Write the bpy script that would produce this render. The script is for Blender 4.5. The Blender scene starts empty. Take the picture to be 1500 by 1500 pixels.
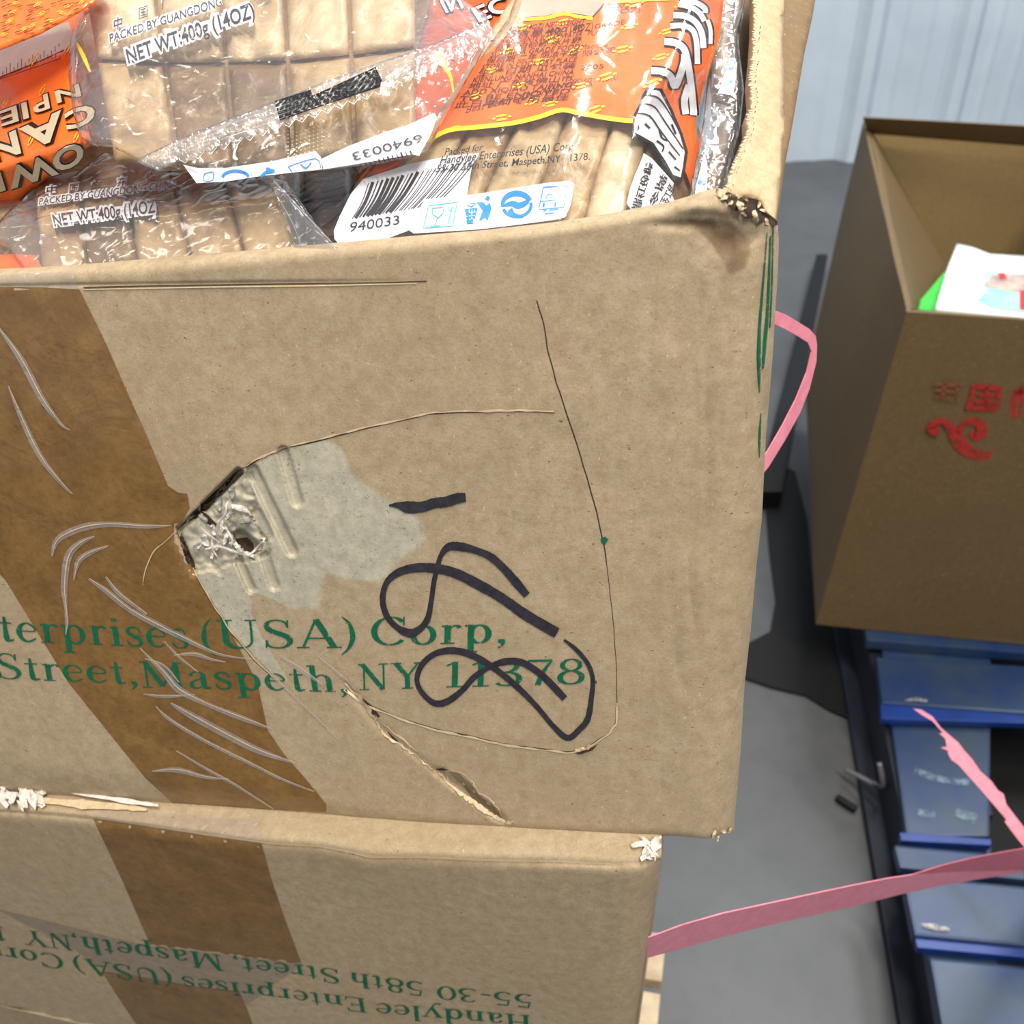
import bpy, bmesh, math, random
import numpy as np
from mathutils import Vector, Matrix, noise
from mathutils.geometry import delaunay_2d_cdt
random.seed(7)
SC = bpy.context.scene
COL = SC.collection

# ------------------------------------------------------------------ camera
F = 1400.0                                  # focal length for a 1500 px frame
CAMH = 1.30
_down = Vector((90, 1790, 1400)).normalized()      # world down seen in camera axes (right, down, forward)
_f = Vector((0, 0, 1)); _Y = (_f - _down * _f.dot(_down)).normalized(); _Z = -_down; _X = _Y.cross(_Z)
def c2w(v): return Vector((v.dot(_X), v.dot(_Y), v.dot(_Z)))
CAM = Vector((0, 0, CAMH))
cam = bpy.data.cameras.new('camera'); camo = bpy.data.objects.new('camera', cam); COL.objects.link(camo)
r_, u_, b_ = c2w(Vector((1, 0, 0))), c2w(Vector((0, -1, 0))), c2w(Vector((0, 0, -1)))
camo.matrix_world = Matrix(((r_.x, u_.x, b_.x, CAM.x), (r_.y, u_.y, b_.y, CAM.y), (r_.z, u_.z, b_.z, CAM.z), (0, 0, 0, 1)))
cam.sensor_width = 36; cam.sensor_fit = 'HORIZONTAL'; cam.lens = F / 1500 * 36
cam.clip_start = 0.02; cam.clip_end = 60
cam.dof.use_dof = True; cam.dof.focus_distance = 0.45; cam.dof.aperture_fstop = 13
SC.camera = camo
# ------------------------------------------------------------------ world, lamps, exposure
W = bpy.data.worlds.new('world'); SC.world = W; W.use_nodes = True
W.node_tree.nodes['Background'].inputs[0].default_value = (0.80, 0.87, 1.0, 1)
W.node_tree.nodes['Background'].inputs[1].default_value = 0.44
def area(name, loc, target, sx, sy, power, col):
    l = bpy.data.lights.new(name, 'AREA'); l.shape = 'RECTANGLE'; l.size = sx; l.size_y = sy; l.energy = power; l.color = col
    o = bpy.data.objects.new(name, l); COL.objects.link(o); o.location = loc
    o.rotation_euler = (Vector(target) - Vector(loc)).to_track_quat('-Z', 'Y').to_euler(); return o
WARM = (1.0, 0.93, 0.82); COOL = (0.86, 0.93, 1.0)
area('ceiling_lamp', (0.9, -1.8, 4.6), (0.1, 0.6, 1), 0.35, 0.9, 115, WARM)
area('ceiling_lamp', (0.25, -0.35, 4.6), (0.1, 0.5, 1), 0.4, 1.4, 95, WARM)
area('ceiling_lamp', (1.1, 2.1, 4.6), (0.4, 0.9, 0.8), 0.3, 1.3, 60, WARM)
area('ceiling_lamp', (-1.9, 0.9, 4.6), (0, 0.5, 1), 0.25, 1.6, 15, WARM)
area('ceiling_lamp', (2.2, 2.4, 4.6), (2.0, 3.6, 0.6), 0.4, 1.6, 85, COOL)
area('ceiling_lamp', (1.0, 3.1, 4.6), (1.0, 3.7, 0.5), 0.3, 1.6, 40, COOL)
SC.view_settings.view_transform = 'Standard'; SC.view_settings.look = 'None'
SC.view_settings.exposure = 0.18; SC.view_settings.gamma = 1.0; SC.view_settings.use_curve_mapping = False
SC.cycles.max_bounces = 8; SC.cycles.transparent_max_bounces = 24
SC.cycles.use_denoising = True
SC.cycles.sample_clamp_indirect = 6

# ------------------------------------------------------------------ material helpers
def lin(c):
    return tuple(((x / 255) / 12.92 if x / 255 <= 0.04045 else ((x / 255 + 0.055) / 1.055) ** 2.4) for x in c) + (1,)
class N:
    def __init__(s, name):
        s.m = bpy.data.materials.new(name); s.m.use_nodes = True; s.t = s.m.node_tree
        s.t.nodes.clear(); s.out = s.n('ShaderNodeOutputMaterial'); s.co = s.n('ShaderNodeTexCoord')
    def n(s, ty, **kw):
        o = s.t.nodes.new(ty)
        for k, v in kw.items(): setattr(o, k, v)
        return o
    def l(s, a, b): s.t.links.new(a, b)
    def val(s, sock, v):
        if isinstance(v, bpy.types.NodeSocket): s.l(v, sock)
        else: sock.default_value = v
    def noise(s, scale, detail=4, rough=0.6, vec=None, dist=0):
        o = s.n('ShaderNodeTexNoise'); o.inputs['Scale'].default_value = scale; o.inputs['Detail'].default_value = detail
        o.inputs['Roughness'].default_value = rough; o.inputs['Distortion'].default_value = dist
        s.l(vec or s.co.outputs['Object'], o.inputs['Vector']); return o.outputs['Fac']
    def scaled(s, sc):
        o = s.n('ShaderNodeMapping'); o.inputs['Scale'].default_value = sc; s.l(s.co.outputs['Object'], o.inputs['Vector']); return o.outputs[0]
    def ramp(s, fac, a, b, ca=0.0, cb=1.0):
        o = s.n('ShaderNodeMapRange'); o.clamp = True
        s.l(fac, o.inputs[0]); o.inputs[1].default_value = a; o.inputs[2].default_value = b; o.inputs[3].default_value = ca; o.inputs[4].default_value = cb
        return o.outputs[0]
    def mix(s, fac, a, b, mode='MIX'):
        o = s.n('ShaderNodeMix', data_type='RGBA', blend_type=mode); s.val(o.inputs[0], fac); s.val(o.inputs[6], a); s.val(o.inputs[7], b); return o.outputs[2]
    def bump(s, h, strength=0.3, dist=0.001, normal=None):
        o = s.n('ShaderNodeBump'); o.inputs['Strength'].default_value = strength; o.inputs['Distance'].default_value = dist
        s.l(h, o.inputs['Height'])
        if normal: s.l(normal, o.inputs['Normal'])
        return o.outputs[0]
    def pr(s, color, rough=0.6, normal=None, spec=0.5, coat=0, metal=0, alpha=None, coatrough=0.1):
        p = s.n('ShaderNodeBsdfPrincipled'); s.val(p.inputs['Base Color'], color); s.val(p.inputs['Roughness'], rough)
        p.inputs['Specular IOR Level'].default_value = spec; p.inputs['Coat Weight'].default_value = coat; p.inputs['Metallic'].default_value = metal
        p.inputs['Coat Roughness'].default_value = coatrough
        if normal: s.l(normal, p.inputs['Normal'])
        if alpha is not None: s.val(p.inputs['Alpha'], alpha)
        s.l(p.outputs[0], s.out.inputs[0]); return p

def cardboard(name, base=(182, 163, 134), dark=(160, 139, 108), mask=False, flute=True):
    s = N(name)
    big = s.noise(9, 3); fine = s.noise(900, 5, 0.7); mid = s.noise(140, 5, 0.75)
    c = s.mix(s.ramp(mid, 0.35, 0.68), lin(base), lin(dark))
    c = s.mix(s.ramp(big, 0.4, 0.7, 0, 0.35), c, lin(dark))
    c = s.mix(s.ramp(fine, 0.5, 0.75, 0, 0.45), c, lin(tuple(int(x * 0.72) for x in dark)))
    sp = s.noise(330, 2, 0.5, s.scaled((1, 1, 2.2)))
    c = s.mix(s.ramp(sp, 0.71, 0.76, 0, 0.75), c, lin((84, 62, 40)))
    sp2 = s.noise(420, 2, 0.5, s.scaled((2.0, 1, 1)))
    c = s.mix(s.ramp(sp2, 0.70, 0.74, 0, 0.6), c, lin((214, 192, 158)))
    if mask:
        a = s.n('ShaderNodeVertexColor'); a.layer_name = 'mask'
        sep = s.n('ShaderNodeSeparateColor'); s.l(a.outputs[0], sep.inputs[0])
        g = s.mix(s.ramp(mid, 0.3, 0.7), lin((196, 188, 166)), lin((160, 154, 134)))
        g = s.mix(s.ramp(s.noise(500, 3), 0.62, 0.7, 0, 0.7), g, lin((120, 118, 108)))
        mm = s.n('ShaderNodeMath', operation='ADD'); s.l(sep.outputs[0], mm.inputs[0])
        s.l(s.ramp(s.noise(60, 5, 0.7), 0, 1, -0.35, 0.35), mm.inputs[1])
        c = s.mix(s.ramp(mm.outputs[0], 0.42, 0.62), c, g)
        c = s.mix(sep.outputs[1], c, lin((92, 66, 40)))
    nb = s.bump(fine, 0.25, 0.0006); nb = s.bump(mid, 0.25, 0.001, nb)
    if flute:
        nb = s.bump(s.noise(30, 2, 0.4, s.scaled((7, 1, 0.15))), 0.12, 0.002, nb)
    s.pr(c, 0.62, nb, 0.25)
    return s.m
def plain(name, col, rough=0.5, col2=None, sc=60, spec=0.5, coat=0, bumps=0.0, metal=0, alpha_wear=None):
    s = N(name); f = s.noise(sc, 5, 0.65)
    c = s.mix(s.ramp(f, 0.35, 0.7), lin(col), lin(col2 or tuple(int(x * 0.85) for x in col)))
    nb = s.bump(f, bumps, 0.002) if bumps else None
    al = None
    if alpha_wear: al = s.ramp(s.noise(alpha_wear[0], 4, 0.8), alpha_wear[1], alpha_wear[2], 0.0, 1.0)
    s.pr(c, rough, nb, spec, coat, metal, al); return s.m
def film(name, haze=0.1, tint=(0.97, 0.96, 0.95), bsc=1.0, gloss=1.0):
    s = N(name)
    w = s.n('ShaderNodeTexNoise', noise_type='RIDGED_MULTIFRACTAL'); w.inputs['Scale'].default_value = 30 * bsc; w.inputs['Detail'].default_value = 2
    w.inputs['Distortion'].default_value = 1.2
    s.l(s.co.outputs['Object'], w.inputs['Vector'])
    v = s.n('ShaderNodeTexVoronoi', feature='DISTANCE_TO_EDGE'); v.inputs['Scale'].default_value = 40 * bsc
    dn = s.n('ShaderNodeTexNoise'); dn.inputs['Scale'].default_value = 30; s.l(s.co.outputs['Object'], dn.inputs['Vector'])
    va = s.n('ShaderNodeMix', data_type='RGBA'); va.inputs[0].default_value = 0.08; s.l(s.co.outputs['Object'], va.inputs[6]); s.l(dn.outputs['Color'], va.inputs[7])
    s.l(va.outputs[2], v.inputs['Vector'])
    n1 = s.bump(w.outputs[0], 0.2, 0.002); n1 = s.bump(s.ramp(v.outputs['Distance'], 0, 0.14), 0.25, 0.0012, n1)
    lw = s.n('ShaderNodeLayerWeight'); lw.inputs[0].default_value = 0.5; s.l(n1, lw.inputs['Normal'])
    fp_ = s.n('ShaderNodeMath', operation='POWER'); s.l(lw.outputs['Facing'], fp_.inputs[0]); fp_.inputs[1].default_value = 3.5
    fr = s.n('ShaderNodeMath', operation='MULTIPLY_ADD'); s.l(fp_.outputs[0], fr.inputs[0]); fr.inputs[1].default_value = 0.7; fr.inputs[2].default_value = 0.055
    gl = s.n('ShaderNodeBsdfGlossy'); gl.inputs['Roughness'].default_value = 0.13; s.l(n1, gl.inputs['Normal'])
    tr = s.n('ShaderNodeBsdfTransparent'); tr.inputs[0].default_value = tint + (1,)
    di = s.n('ShaderNodeBsdfDiffuse'); di.inputs[0].default_value = (0.85, 0.83, 0.84, 1); s.l(n1, di.inputs['Normal'])
    m0 = s.n('ShaderNodeMixShader'); s.l(s.ramp(w.outputs[0], 0.3, 1.3, haze * 0.5, haze * 2.0), m0.inputs[0]); s.l(tr.outputs[0], m0.inputs[1]); s.l(di.outputs[0], m0.inputs[2])
    g = s.n('ShaderNodeMath', operation='MULTIPLY'); s.l(fr.outputs[0], g.inputs[0]); g.inputs[1].default_value = 1.15 * gloss
    m1 = s.n('ShaderNodeMixShader'); s.l(g.outputs[0], m1.inputs[0]); s.l(m0.outputs[0], m1.inputs[1]); s.l(gl.outputs[0], m1.inputs[2])
    s.l(m1.outputs[0], s.out.inputs[0]); return s.m
def tape_mat(name):
    s = N(name); f = s.noise(50, 5, 0.7); f2 = s.noise(260, 4, 0.7)
    c = s.mix(s.ramp(f, 0.35, 0.7), lin((138, 104, 58)), lin((112, 82, 42)))
    c = s.mix(s.ramp(f2, 0.45, 0.75, 0, 0.5), c, lin((90, 64, 34)))
    nb = s.bump(s.noise(26, 4, 0.6, None, 1.0), 0.35, 0.0035)
    s.pr(c, 0.24, nb, 0.45, 0.25, coatrough=0.12); return s.m
def sugar_mat(name, a=(196, 168, 126), b=(146, 116, 78)):
    s = N(name); f = s.noise(28, 5, 0.65, None, 0.8); f2 = s.noise(170, 4, 0.7)
    c = s.mix(s.ramp(f, 0.35, 0.68), lin(a), lin(b)); c = s.mix(s.ramp(f2, 0.55, 0.8, 0, 0.55), c, lin((228, 208, 170)))
    nb = s.bump(f, 0.5, 0.004); nb = s.bump(f2, 0.3, 0.0012, nb)
    p = s.pr(c, 0.38, nb, 0.5)
    p.inputs['Subsurface Weight'].default_value = 0.12; p.inputs['Subsurface Radius'].default_value = (0.01, 0.006, 0.003)
    return s.m
M = {}
M['card'] = cardboard('kraft_cardboard', mask=True)
M['card_plain'] = cardboard('kraft_cardboard_side')
M['card_light'] = cardboard('kraft_cardboard_flap', (196, 172, 136), (178, 152, 116))  # paler board: light on the flap is put into the colour
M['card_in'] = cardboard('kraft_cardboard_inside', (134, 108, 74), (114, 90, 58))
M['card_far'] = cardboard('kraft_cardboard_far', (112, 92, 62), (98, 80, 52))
M['tape'] = tape_mat('brown_packing_tape')
M['green'] = plain('green_ink', (20, 104, 74), 0.6, (16, 86, 60), 200, 0.2, alpha_wear=(500, 0.36, 0.44))
M['red'] = plain('red_ink', (168, 52, 44), 0.6, (150, 44, 40), 80, 0.2, alpha_wear=(60, 0.34, 0.5))
M['redfade'] = plain('faded_red_ink', (140, 84, 60), 0.6, (130, 82, 56), 80, 0.2, alpha_wear=(60, 0.38, 0.6))
M['marker'] = plain('black_marker_ink', (38, 36, 42), 0.45, (56, 54, 60), 300, 0.4)
M['crevice_shade'] = plain('cut_shadow_edge', (58, 42, 28), 0.9)  # dark brown paints the shade inside cuts, slits and holes
M['liplight'] = plain('torn_paper_edge', (214, 192, 156), 0.8, (190, 166, 130), 300)
M['white_paper'] = plain('torn_white_paper', (232, 226, 218), 0.8, (196, 186, 176), 200, bumps=0.4)
M['grey_paper'] = plain('grey_inner_paper', (176, 170, 156), 0.8, (140, 134, 124), 200, bumps=0.4)
M['film'] = film('clear_film', 0.07, bsc=.8, gloss=.75)
M['film_strong'] = film('crinkled_clear_film', 0.13, bsc=1.35, gloss=1.15)
M['film_streak'] = film('clear_tape_fold', 0.42, gloss=1.3)
M['film_dull'] = film('dull_clear_film', 0.01, gloss=.35)
M['film_thin'] = film('clear_overwrap', 0.05)
M['orange'] = plain('orange_print', (250, 122, 44), 0.28, (240, 104, 34), 25, 0.5, 0.4, 0.25)
M['orange_deep'] = plain('deep_orange_print', (226, 92, 26), 0.3, (200, 78, 24), 25, 0.5, 0.4, 0.3)
M['yellow'] = plain('yellow_print', (255, 226, 32), 0.35, (250, 214, 20), 60)
M['gold'] = plain('gold_print', (250, 200, 60), 0.3, (226, 160, 40), 300)
M['white'] = plain('white_print', (238, 238, 244), 0.35, (222, 224, 234), 30, bumps=0.15)
M['black'] = plain('black_print', (22, 20, 24), 0.25, (34, 32, 36), 60)
M['brownink'] = plain('brown_print', (92, 38, 22), 0.4)
M['blue'] = plain('blue_print', (24, 140, 226), 0.35, (20, 128, 214), 40)
M['teal'] = plain('teal_print', (70, 190, 190), 0.35)
M['greyprint'] = plain('grey_print', (196, 186, 170), 0.35, (180, 168, 150), 60)
M['tan'] = plain('letter_tan_print', (206, 190, 160), 0.35, (190, 172, 140), 60)
M['redp'] = plain('red_print', (206, 40, 50), 0.35)
M['sugar'] = sugar_mat('brown_sugar')
M['sugar_deep'] = sugar_mat('shaded_brown_sugar', (104, 78, 54), (76, 54, 38))  # darker copy: shade of the gap put into the sugar colour
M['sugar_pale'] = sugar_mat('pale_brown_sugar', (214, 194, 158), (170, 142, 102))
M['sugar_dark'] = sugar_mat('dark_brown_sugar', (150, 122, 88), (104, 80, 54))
M['card_far_lit'] = cardboard('kraft_cardboard_far_lit', (166, 142, 98), (150, 126, 84))  # paler far board, light on the inner back wall put into it
M['pink'] = plain('pink_strap_plastic', (240, 150, 166), 0.45, (226, 130, 148), 120, bumps=0.1)
M['pinkdark'] = plain('pink_strap_back_shaded', (206, 112, 124), 0.5, (190, 98, 110), 120)  # darker copy of the pink; shade of the turned side is painted in
M['floor'] = None; M['wall'] = None
M['bluep'] = plain('blue_pallet_paint', (22, 48, 92), 0.38, (52, 66, 76), 8, bumps=0.2)
M['bluedeep'] = plain('blue_pallet_edge', (10, 52, 128), 0.4, (10, 42, 104), 20)
M['pdark'] = plain('shaded_pallet_side', (14, 22, 40), 0.6, (8, 14, 26), 20)
M['dark'] = plain('black_metal_and_shade', (9, 9, 10), 0.65, (14, 14, 15), 30, 0.3)  # also colours the shadow strip and sheet on the floor
M['wood'] = plain('pale_pallet_wood', (196, 176, 146), 0.7, (164, 142, 112), 40, bumps=0.2)
M['greensheet'] = plain('green_sheet', (50, 186, 50), 0.5, (44, 170, 46), 20)
M['paper'] = plain('white_page', (236, 240, 242), 0.5, (220, 230, 230), 20)
M['wire'] = plain('grey_wire', (120, 120, 124), 0.4, metal=0.3)
def floor_mat():
    s = N('concrete_floor'); a = s.noise(2.2, 5, 0.6); b = s.noise(26, 6, 0.7)
    c = s.mix(s.ramp(a, 0.3, 0.7), lin((66, 67, 68)), lin((88, 89, 90)))
    c = s.mix(s.ramp(b, 0.5, 0.8, 0, 0.5), c, lin((60, 61, 62)))
    s.pr(c, 0.45, s.bump(b, 0.15, 0.003), 0.4); return s.m
def wall_mat():
    s = N('white_metal_sheet'); a = s.noise(3, 4, 0.6)
    c = s.mix(s.ramp(a, 0.3, 0.7), lin((200, 212, 222)), lin((184, 196, 208)))
    s.pr(c, 0.4, None, 0.4); return s.m
M['floor'] = floor_mat(); M['wall'] = wall_mat()

# ------------------------------------------------------------------ geometry helpers
def ray(px, py): return c2w(Vector(((px - 750) / F, (py - 750) / F, 1)))
def pt(px, py, D): return CAM + ray(px, py) * D
def lerp(a, b, t): return a + (b - a) * t
def curve(pts):
    xs = [p[0] for p in pts]; ys = [p[1] for p in pts]
    def f(x): return float(np.interp(x, xs, ys))
    return f
class Surf:
    """A real plane with relief: points of the photograph are laid onto it where their sight lines meet it."""
    def __init__(s, a, b, c, disp=None):
        P = [p if isinstance(p, Vector) else pt(*p) for p in (a, b, c)]
        s.p = P[0]; s.n = (P[1] - P[0]).cross(P[2] - P[0]).normalized()
        if s.n.dot(CAM - s.p) < 0: s.n = -s.n
        s.disp = disp
    def depth(s, px, py): return s.n.dot(s.p - CAM) / s.n.dot(ray(px, py))
    def base(s, px, py): return CAM + ray(px, py) * s.depth(px, py)
    def at(s, px, py, off=0.0):
        d = (s.disp(px, py) if s.disp else 0.0) + off
        r = ray(px, py).normalized(); P = s.base(px, py)
        return P - r * (d / max(0.35, -s.n.dot(r)))
LOC = {}
def link(o): COL.objects.link(o); return o
def thing(name, loc, label, cat, group=None):
    o = bpy.data.objects.new(name, None); link(o); o.location = loc; o.empty_display_size = 0.05
    o['label'] = label; o['category'] = cat
    if group: o['group'] = group
    LOC[o.name] = Vector(loc); return o
def part(name, verts, faces, mat, parent=None, smooth=True, label=None):
    L = LOC[parent.name] if parent else Vector((0, 0, 0))
    me = bpy.data.meshes.new(name); me.from_pydata([tuple(v - L) for v in verts], [], faces); me.update()
    me.materials.append(mat)
    if smooth:
        me.shade_smooth()
    o = bpy.data.objects.new(name, me); link(o); LOC[o.name] = L
    if parent: o.parent = parent
    if label: o['label'] = label
    return o
def tag(o, label, cat, group=None):
    o['label'] = label; o['category'] = cat
    if group: o['group'] = group
    return o
def recentre(o):
    me = o.data; c = Vector((0, 0, 0)); z = min(v.co.z for v in me.vertices)
    for v in me.vertices: c += v.co
    c /= len(me.vertices); c.z = z
    me.transform(Matrix.Translation(-c)); o.location = c; LOC[o.name] = c; return o
def densify(poly, step, closed=True):
    out = []; n = len(poly)
    for i in range(n if closed else n - 1):
        a = poly[i]; b = poly[(i + 1) % n]; L = math.dist(a, b); k = max(1, int(math.ceil(L / step)))
        for j in range(k): out.append((lerp(a[0], b[0], j / k), lerp(a[1], b[1], j / k)))
    if not closed: out.append(poly[-1])
    return out
def smooth_pts(pts, k=6, closed=False):
    """Catmull-Rom through the points (any number of coordinates)."""
    P = [np.array(p, float) for p in pts]; n = len(P); out = []
    rng = range(n if closed else n - 1)
    for i in rng:
        if closed: p0, p1, p2, p3 = P[(i - 1) % n], P[i], P[(i + 1) % n], P[(i + 2) % n]
        else: p0, p1, p2, p3 = P[max(i - 1, 0)], P[i], P[i + 1], P[min(i + 2, n - 1)]
        for j in range(k):
            t = j / k
            out.append(tuple(0.5 * ((2 * p1) + (-p0 + p2) * t + (2 * p0 - 5 * p1 + 4 * p2 - p3) * t * t + (-p0 + 3 * p1 - 3 * p2 + p3) * t ** 3)))
    if not closed: out.append(tuple(P[-1]))
    return out
def inside(xs, ys, poly):
    res = np.zeros(len(xs), bool); n = len(poly)
    for i in range(n):
        x0, y0 = poly[i]; x1, y1 = poly[(i + 1) % n]
        if y0 == y1: continue
        c = ((ys < y0) != (ys < y1)) & (xs < (x1 - x0) * (ys - y0) / (y1 - y0) + x0); res ^= c
    return res
def bdist(xs, ys, poly):
    d = np.full(len(xs), 1e9); n = len(poly)
    for i in range(n):
        x0, y0 = poly[i]; x1, y1 = poly[(i + 1) % n]; dx, dy = x1 - x0, y1 - y0; L = dx * dx + dy * dy + 1e-9
        t = np.clip(((xs - x0) * dx + (ys - y0) * dy) / L, 0, 1); d = np.minimum(d, np.hypot(xs - x0 - t * dx, ys - y0 - t * dy))
    return d
def tri_poly(poly, step):
    poly = densify(poly, step); xs = [p[0] for p in poly]; ys = [p[1] for p in poly]
    gx, gy = np.meshgrid(np.arange(min(xs) + step / 2, max(xs), step), np.arange(min(ys) + step / 2, max(ys), step))
    gx = gx.ravel() + np.tile([0, step / 2], len(gx.ravel()))[:len(gx.ravel())] * 0; gy = gy.ravel()
    if len(gx):
        k = inside(gx, gy, poly); gx, gy = gx[k], gy[k]
    if len(gx):
        k = bdist(gx, gy, poly) > step * 0.45; gx, gy = gx[k], gy[k]
    vs = [Vector(p) for p in poly] + [Vector((float(a), float(b))) for a, b in zip(gx, gy)]
    nb = len(poly)
    V, _, Fc, *_ = delaunay_2d_cdt(vs, [(i, (i + 1) % nb) for i in range(nb)], [], 1, 1e-5)
    return [(v.x, v.y) for v in V], [tuple(f) for f in Fc], poly
def patch(name, S, poly, mat, parent, off=0.0002, step=8, smooth=True, label=None):
    V, Fc, _ = tri_poly(poly, step)
    return part(name, [S.at(x, y, off) for x, y in V], orient(V, Fc), mat, parent, smooth, label)
def orient(V, Fc):
    out = []
    for f in Fc:
        a = sum(V[f[i]][0] * V[f[(i + 1) % len(f)]][1] - V[f[(i + 1) % len(f)]][0] * V[f[i]][1] for i in range(len(f)))
        out.append(f if a < 0 else f[::-1])        # image y is down: clockwise on screen faces the camera
    return out
def solid(name, S, poly, mat, parent, off=0.0, step=8, thick=0.02, rnd=14, drop=0.008, extra=None, label=None, back=None, relief=None):
    """A body whose camera side follows S; its rim rounds away and its back lies `thick` behind."""
    V, Fc, bp = tri_poly(poly, step); Fc = orient(V, Fc)
    xs = np.array([v[0] for v in V]); ys = np.array([v[1] for v in V]); d = bdist(xs, ys, bp)
    top = []
    for (x, y), q in zip(V, d):
        t = min(1.0, q / rnd); p = -drop * (1 - math.sqrt(max(0, 1 - (1 - t) ** 2)))
        if relief: p += relief(x, y) * min(1, q / 6)
        top.append(S.at(x, y, off + p))
    n = len(V); bn = back or S.n
    bot = [p - bn * thick for p in top]
    cnt = {}
    for f in Fc:
        for i in range(len(f)):
            a, b = f[i], f[(i + 1) % len(f)]; cnt[(a, b)] = 1
    faces = list(Fc) + [tuple(i + n for i in f[::-1]) for f in Fc]
    for (a, b) in cnt:
        if (b, a) not in cnt: faces.append((b, a, a + n, b + n))
    return part(name, top + bot, faces, mat, parent, True, label)
def strip2(pts, ws, k=1):
    """2-D ribbon: returns vertices and quads."""
    V = []; n = len(pts)
    for i, p in enumerate(pts):
        a = pts[max(i - 1, 0)]; b = pts[min(i + 1, n - 1)]; dx, dy = b[0] - a[0], b[1] - a[1]; L = math.hypot(dx, dy) or 1
        nx, ny = -dy / L, dx / L; w = ws[i] / 2 if isinstance(ws, (list, tuple)) else ws / 2
        V += [(p[0] + nx * w, p[1] + ny * w), (p[0] - nx * w, p[1] - ny * w)]
    return V, [(2 * i, 2 * i + 1, 2 * i + 3, 2 * i + 2) for i in range(n - 1)]
def ribbon(name, S, pts, mat, parent, w=None, off=0.0003, k=6, label=None, jit=0.0):
    """pts: (x, y) or (x, y, width) in photograph pixels."""
    if w is not None: pts = [(p[0], p[1], w) for p in pts]
    q = smooth_pts(pts, k)
    ws = [max(0.3, p[2] * (1 + random.uniform(-jit, jit))) for p in q]
    V, Fc = strip2([(p[0], p[1]) for p in q], ws)
    return part(name, [S.at(x, y, off) for x, y in V], orient(V, Fc), mat, parent, True, label)
def ribbons(name, S, lines, mat, parent, off=0.0003, k=6, label=None):
    VV, FF = [], []
    for pts in lines:
        q = smooth_pts(pts, k); V, Fc = strip2([(p[0], p[1]) for p in q], [max(0.3, p[2]) for p in q])
        b = len(VV); VV += V; FF += [tuple(i + b for i in f) for f in orient(V, Fc)]
    return part(name, [S.at(x, y, off) for x, y in VV], FF, mat, parent, True, label)
def fan(name, S, polys, mat, parent, off=0.0003, step=10, label=None):
    VV, FF = [], []
    for poly in polys:
        V, Fc, _ = tri_poly(poly, step); b = len(VV); VV += V; FF += [tuple(i + b for i in f) for f in orient(V, Fc)]
    return part(name, [S.at(x, y, off) for x, y in VV], FF, mat, parent, True, label)
def grid_mesh(name, rows, mat, parent, closed=False, flip=False, smooth=True, label=None):
    nr, nc = len(rows), len(rows[0]); V = [p for r in rows for p in r]; Fc = []
    for i in range(nr - 1):
        for j in range(nc - 1 + (1 if closed else 0)):
            a, b = i * nc + j, i * nc + (j + 1) % nc; c, d = a + nc, b + nc
            Fc.append((a, c, d, b) if not flip else (a, b, d, c))
    return part(name, V, Fc, mat, parent, smooth, label)
def slab(name, corners_top, thick, mat, parent, direction=Vector((0, 0, -1)), label=None, bevel=0.0):
    """Solid from a polygon of 3-D points and a thickness vector; small bevel."""
    L = LOC[parent.name] if parent else Vector((0, 0, 0))
    n = len(corners_top); V = list(corners_top) + [p + direction * thick for p in corners_top]
    bm = bmesh.new(); vs = [bm.verts.new(v - L) for v in V]
    bm.faces.new(vs[:n]); bm.faces.new(vs[n:][::-1])
    for i in range(n): bm.faces.new((vs[i], vs[(i + 1) % n], vs[n + (i + 1) % n], vs[n + i]))
    bmesh.ops.recalc_face_normals(bm, faces=bm.faces)
    if bevel: bmesh.ops.bevel(bm, geom=bm.edges[:], offset=bevel, segments=2, affect='EDGES', profile=0.7)
    me = bpy.data.meshes.new(name); bm.to_mesh(me); bm.free(); me.materials.append(mat)
    o = bpy.data.objects.new(name, me); link(o); LOC[o.name] = L
    if parent: o.parent = parent
    if label: o['label'] = label
    return o

# ---- sans text as meshes ------------------------------------------------
def text2d(s, bold=0.0, shear=0.0):
    c = bpy.data.curves.new('t', 'FONT'); c.body = s; c.offset = bold; c.shear = shear; c.resolution_u = 3
    o = bpy.data.objects.new('t', c); COL.objects.link(o); dg = bpy.context.evaluated_depsgraph_get()
    me = bpy.data.meshes.new_from_object(o.evaluated_get(dg)); bpy.data.objects.remove(o)
    bm = bmesh.new(); bm.from_mesh(me); bpy.data.meshes.remove(me)
    w = max((v.co.x for v in bm.verts), default=1)
    return bm, w
def text(name, S, s, quad, mat, parent, off=0.0004, bold=0.0, shear=0.0, cap=0.72, maxe=None, label=None):
    """quad: baseline-left, baseline-right, top-right, top-left in photograph pixels; cap height fills the quad."""
    bm, w = text2d(s, bold, shear)
    p00, p10, p11, p01 = [Vector(q) for q in quad]
    wpx = (p10 - p00).length; seg = (maxe or 6) / wpx * w
    for _ in range(2):
        e = [x for x in bm.edges if x.calc_length() > seg]
        if not e: break
        bmesh.ops.subdivide_edges(bm, edges=e, cuts=1)
    bmesh.ops.triangulate(bm, faces=bm.faces)
    bm.verts.ensure_lookup_table(); V = []
    for v in bm.verts:
        u, t = v.co.x / w, v.co.y / cap
        q = p00 * (1 - u) * (1 - t) + p10 * u * (1 - t) + p11 * u * t + p01 * (1 - u) * t
        V.append((q.x, q.y))
    Fc = [tuple(v.index for v in f.verts) for f in bm.faces]; bm.free()
    return part(name, [S.at(x, y, off) for x, y in V], orient(V, Fc), mat, parent, False, label)

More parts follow.
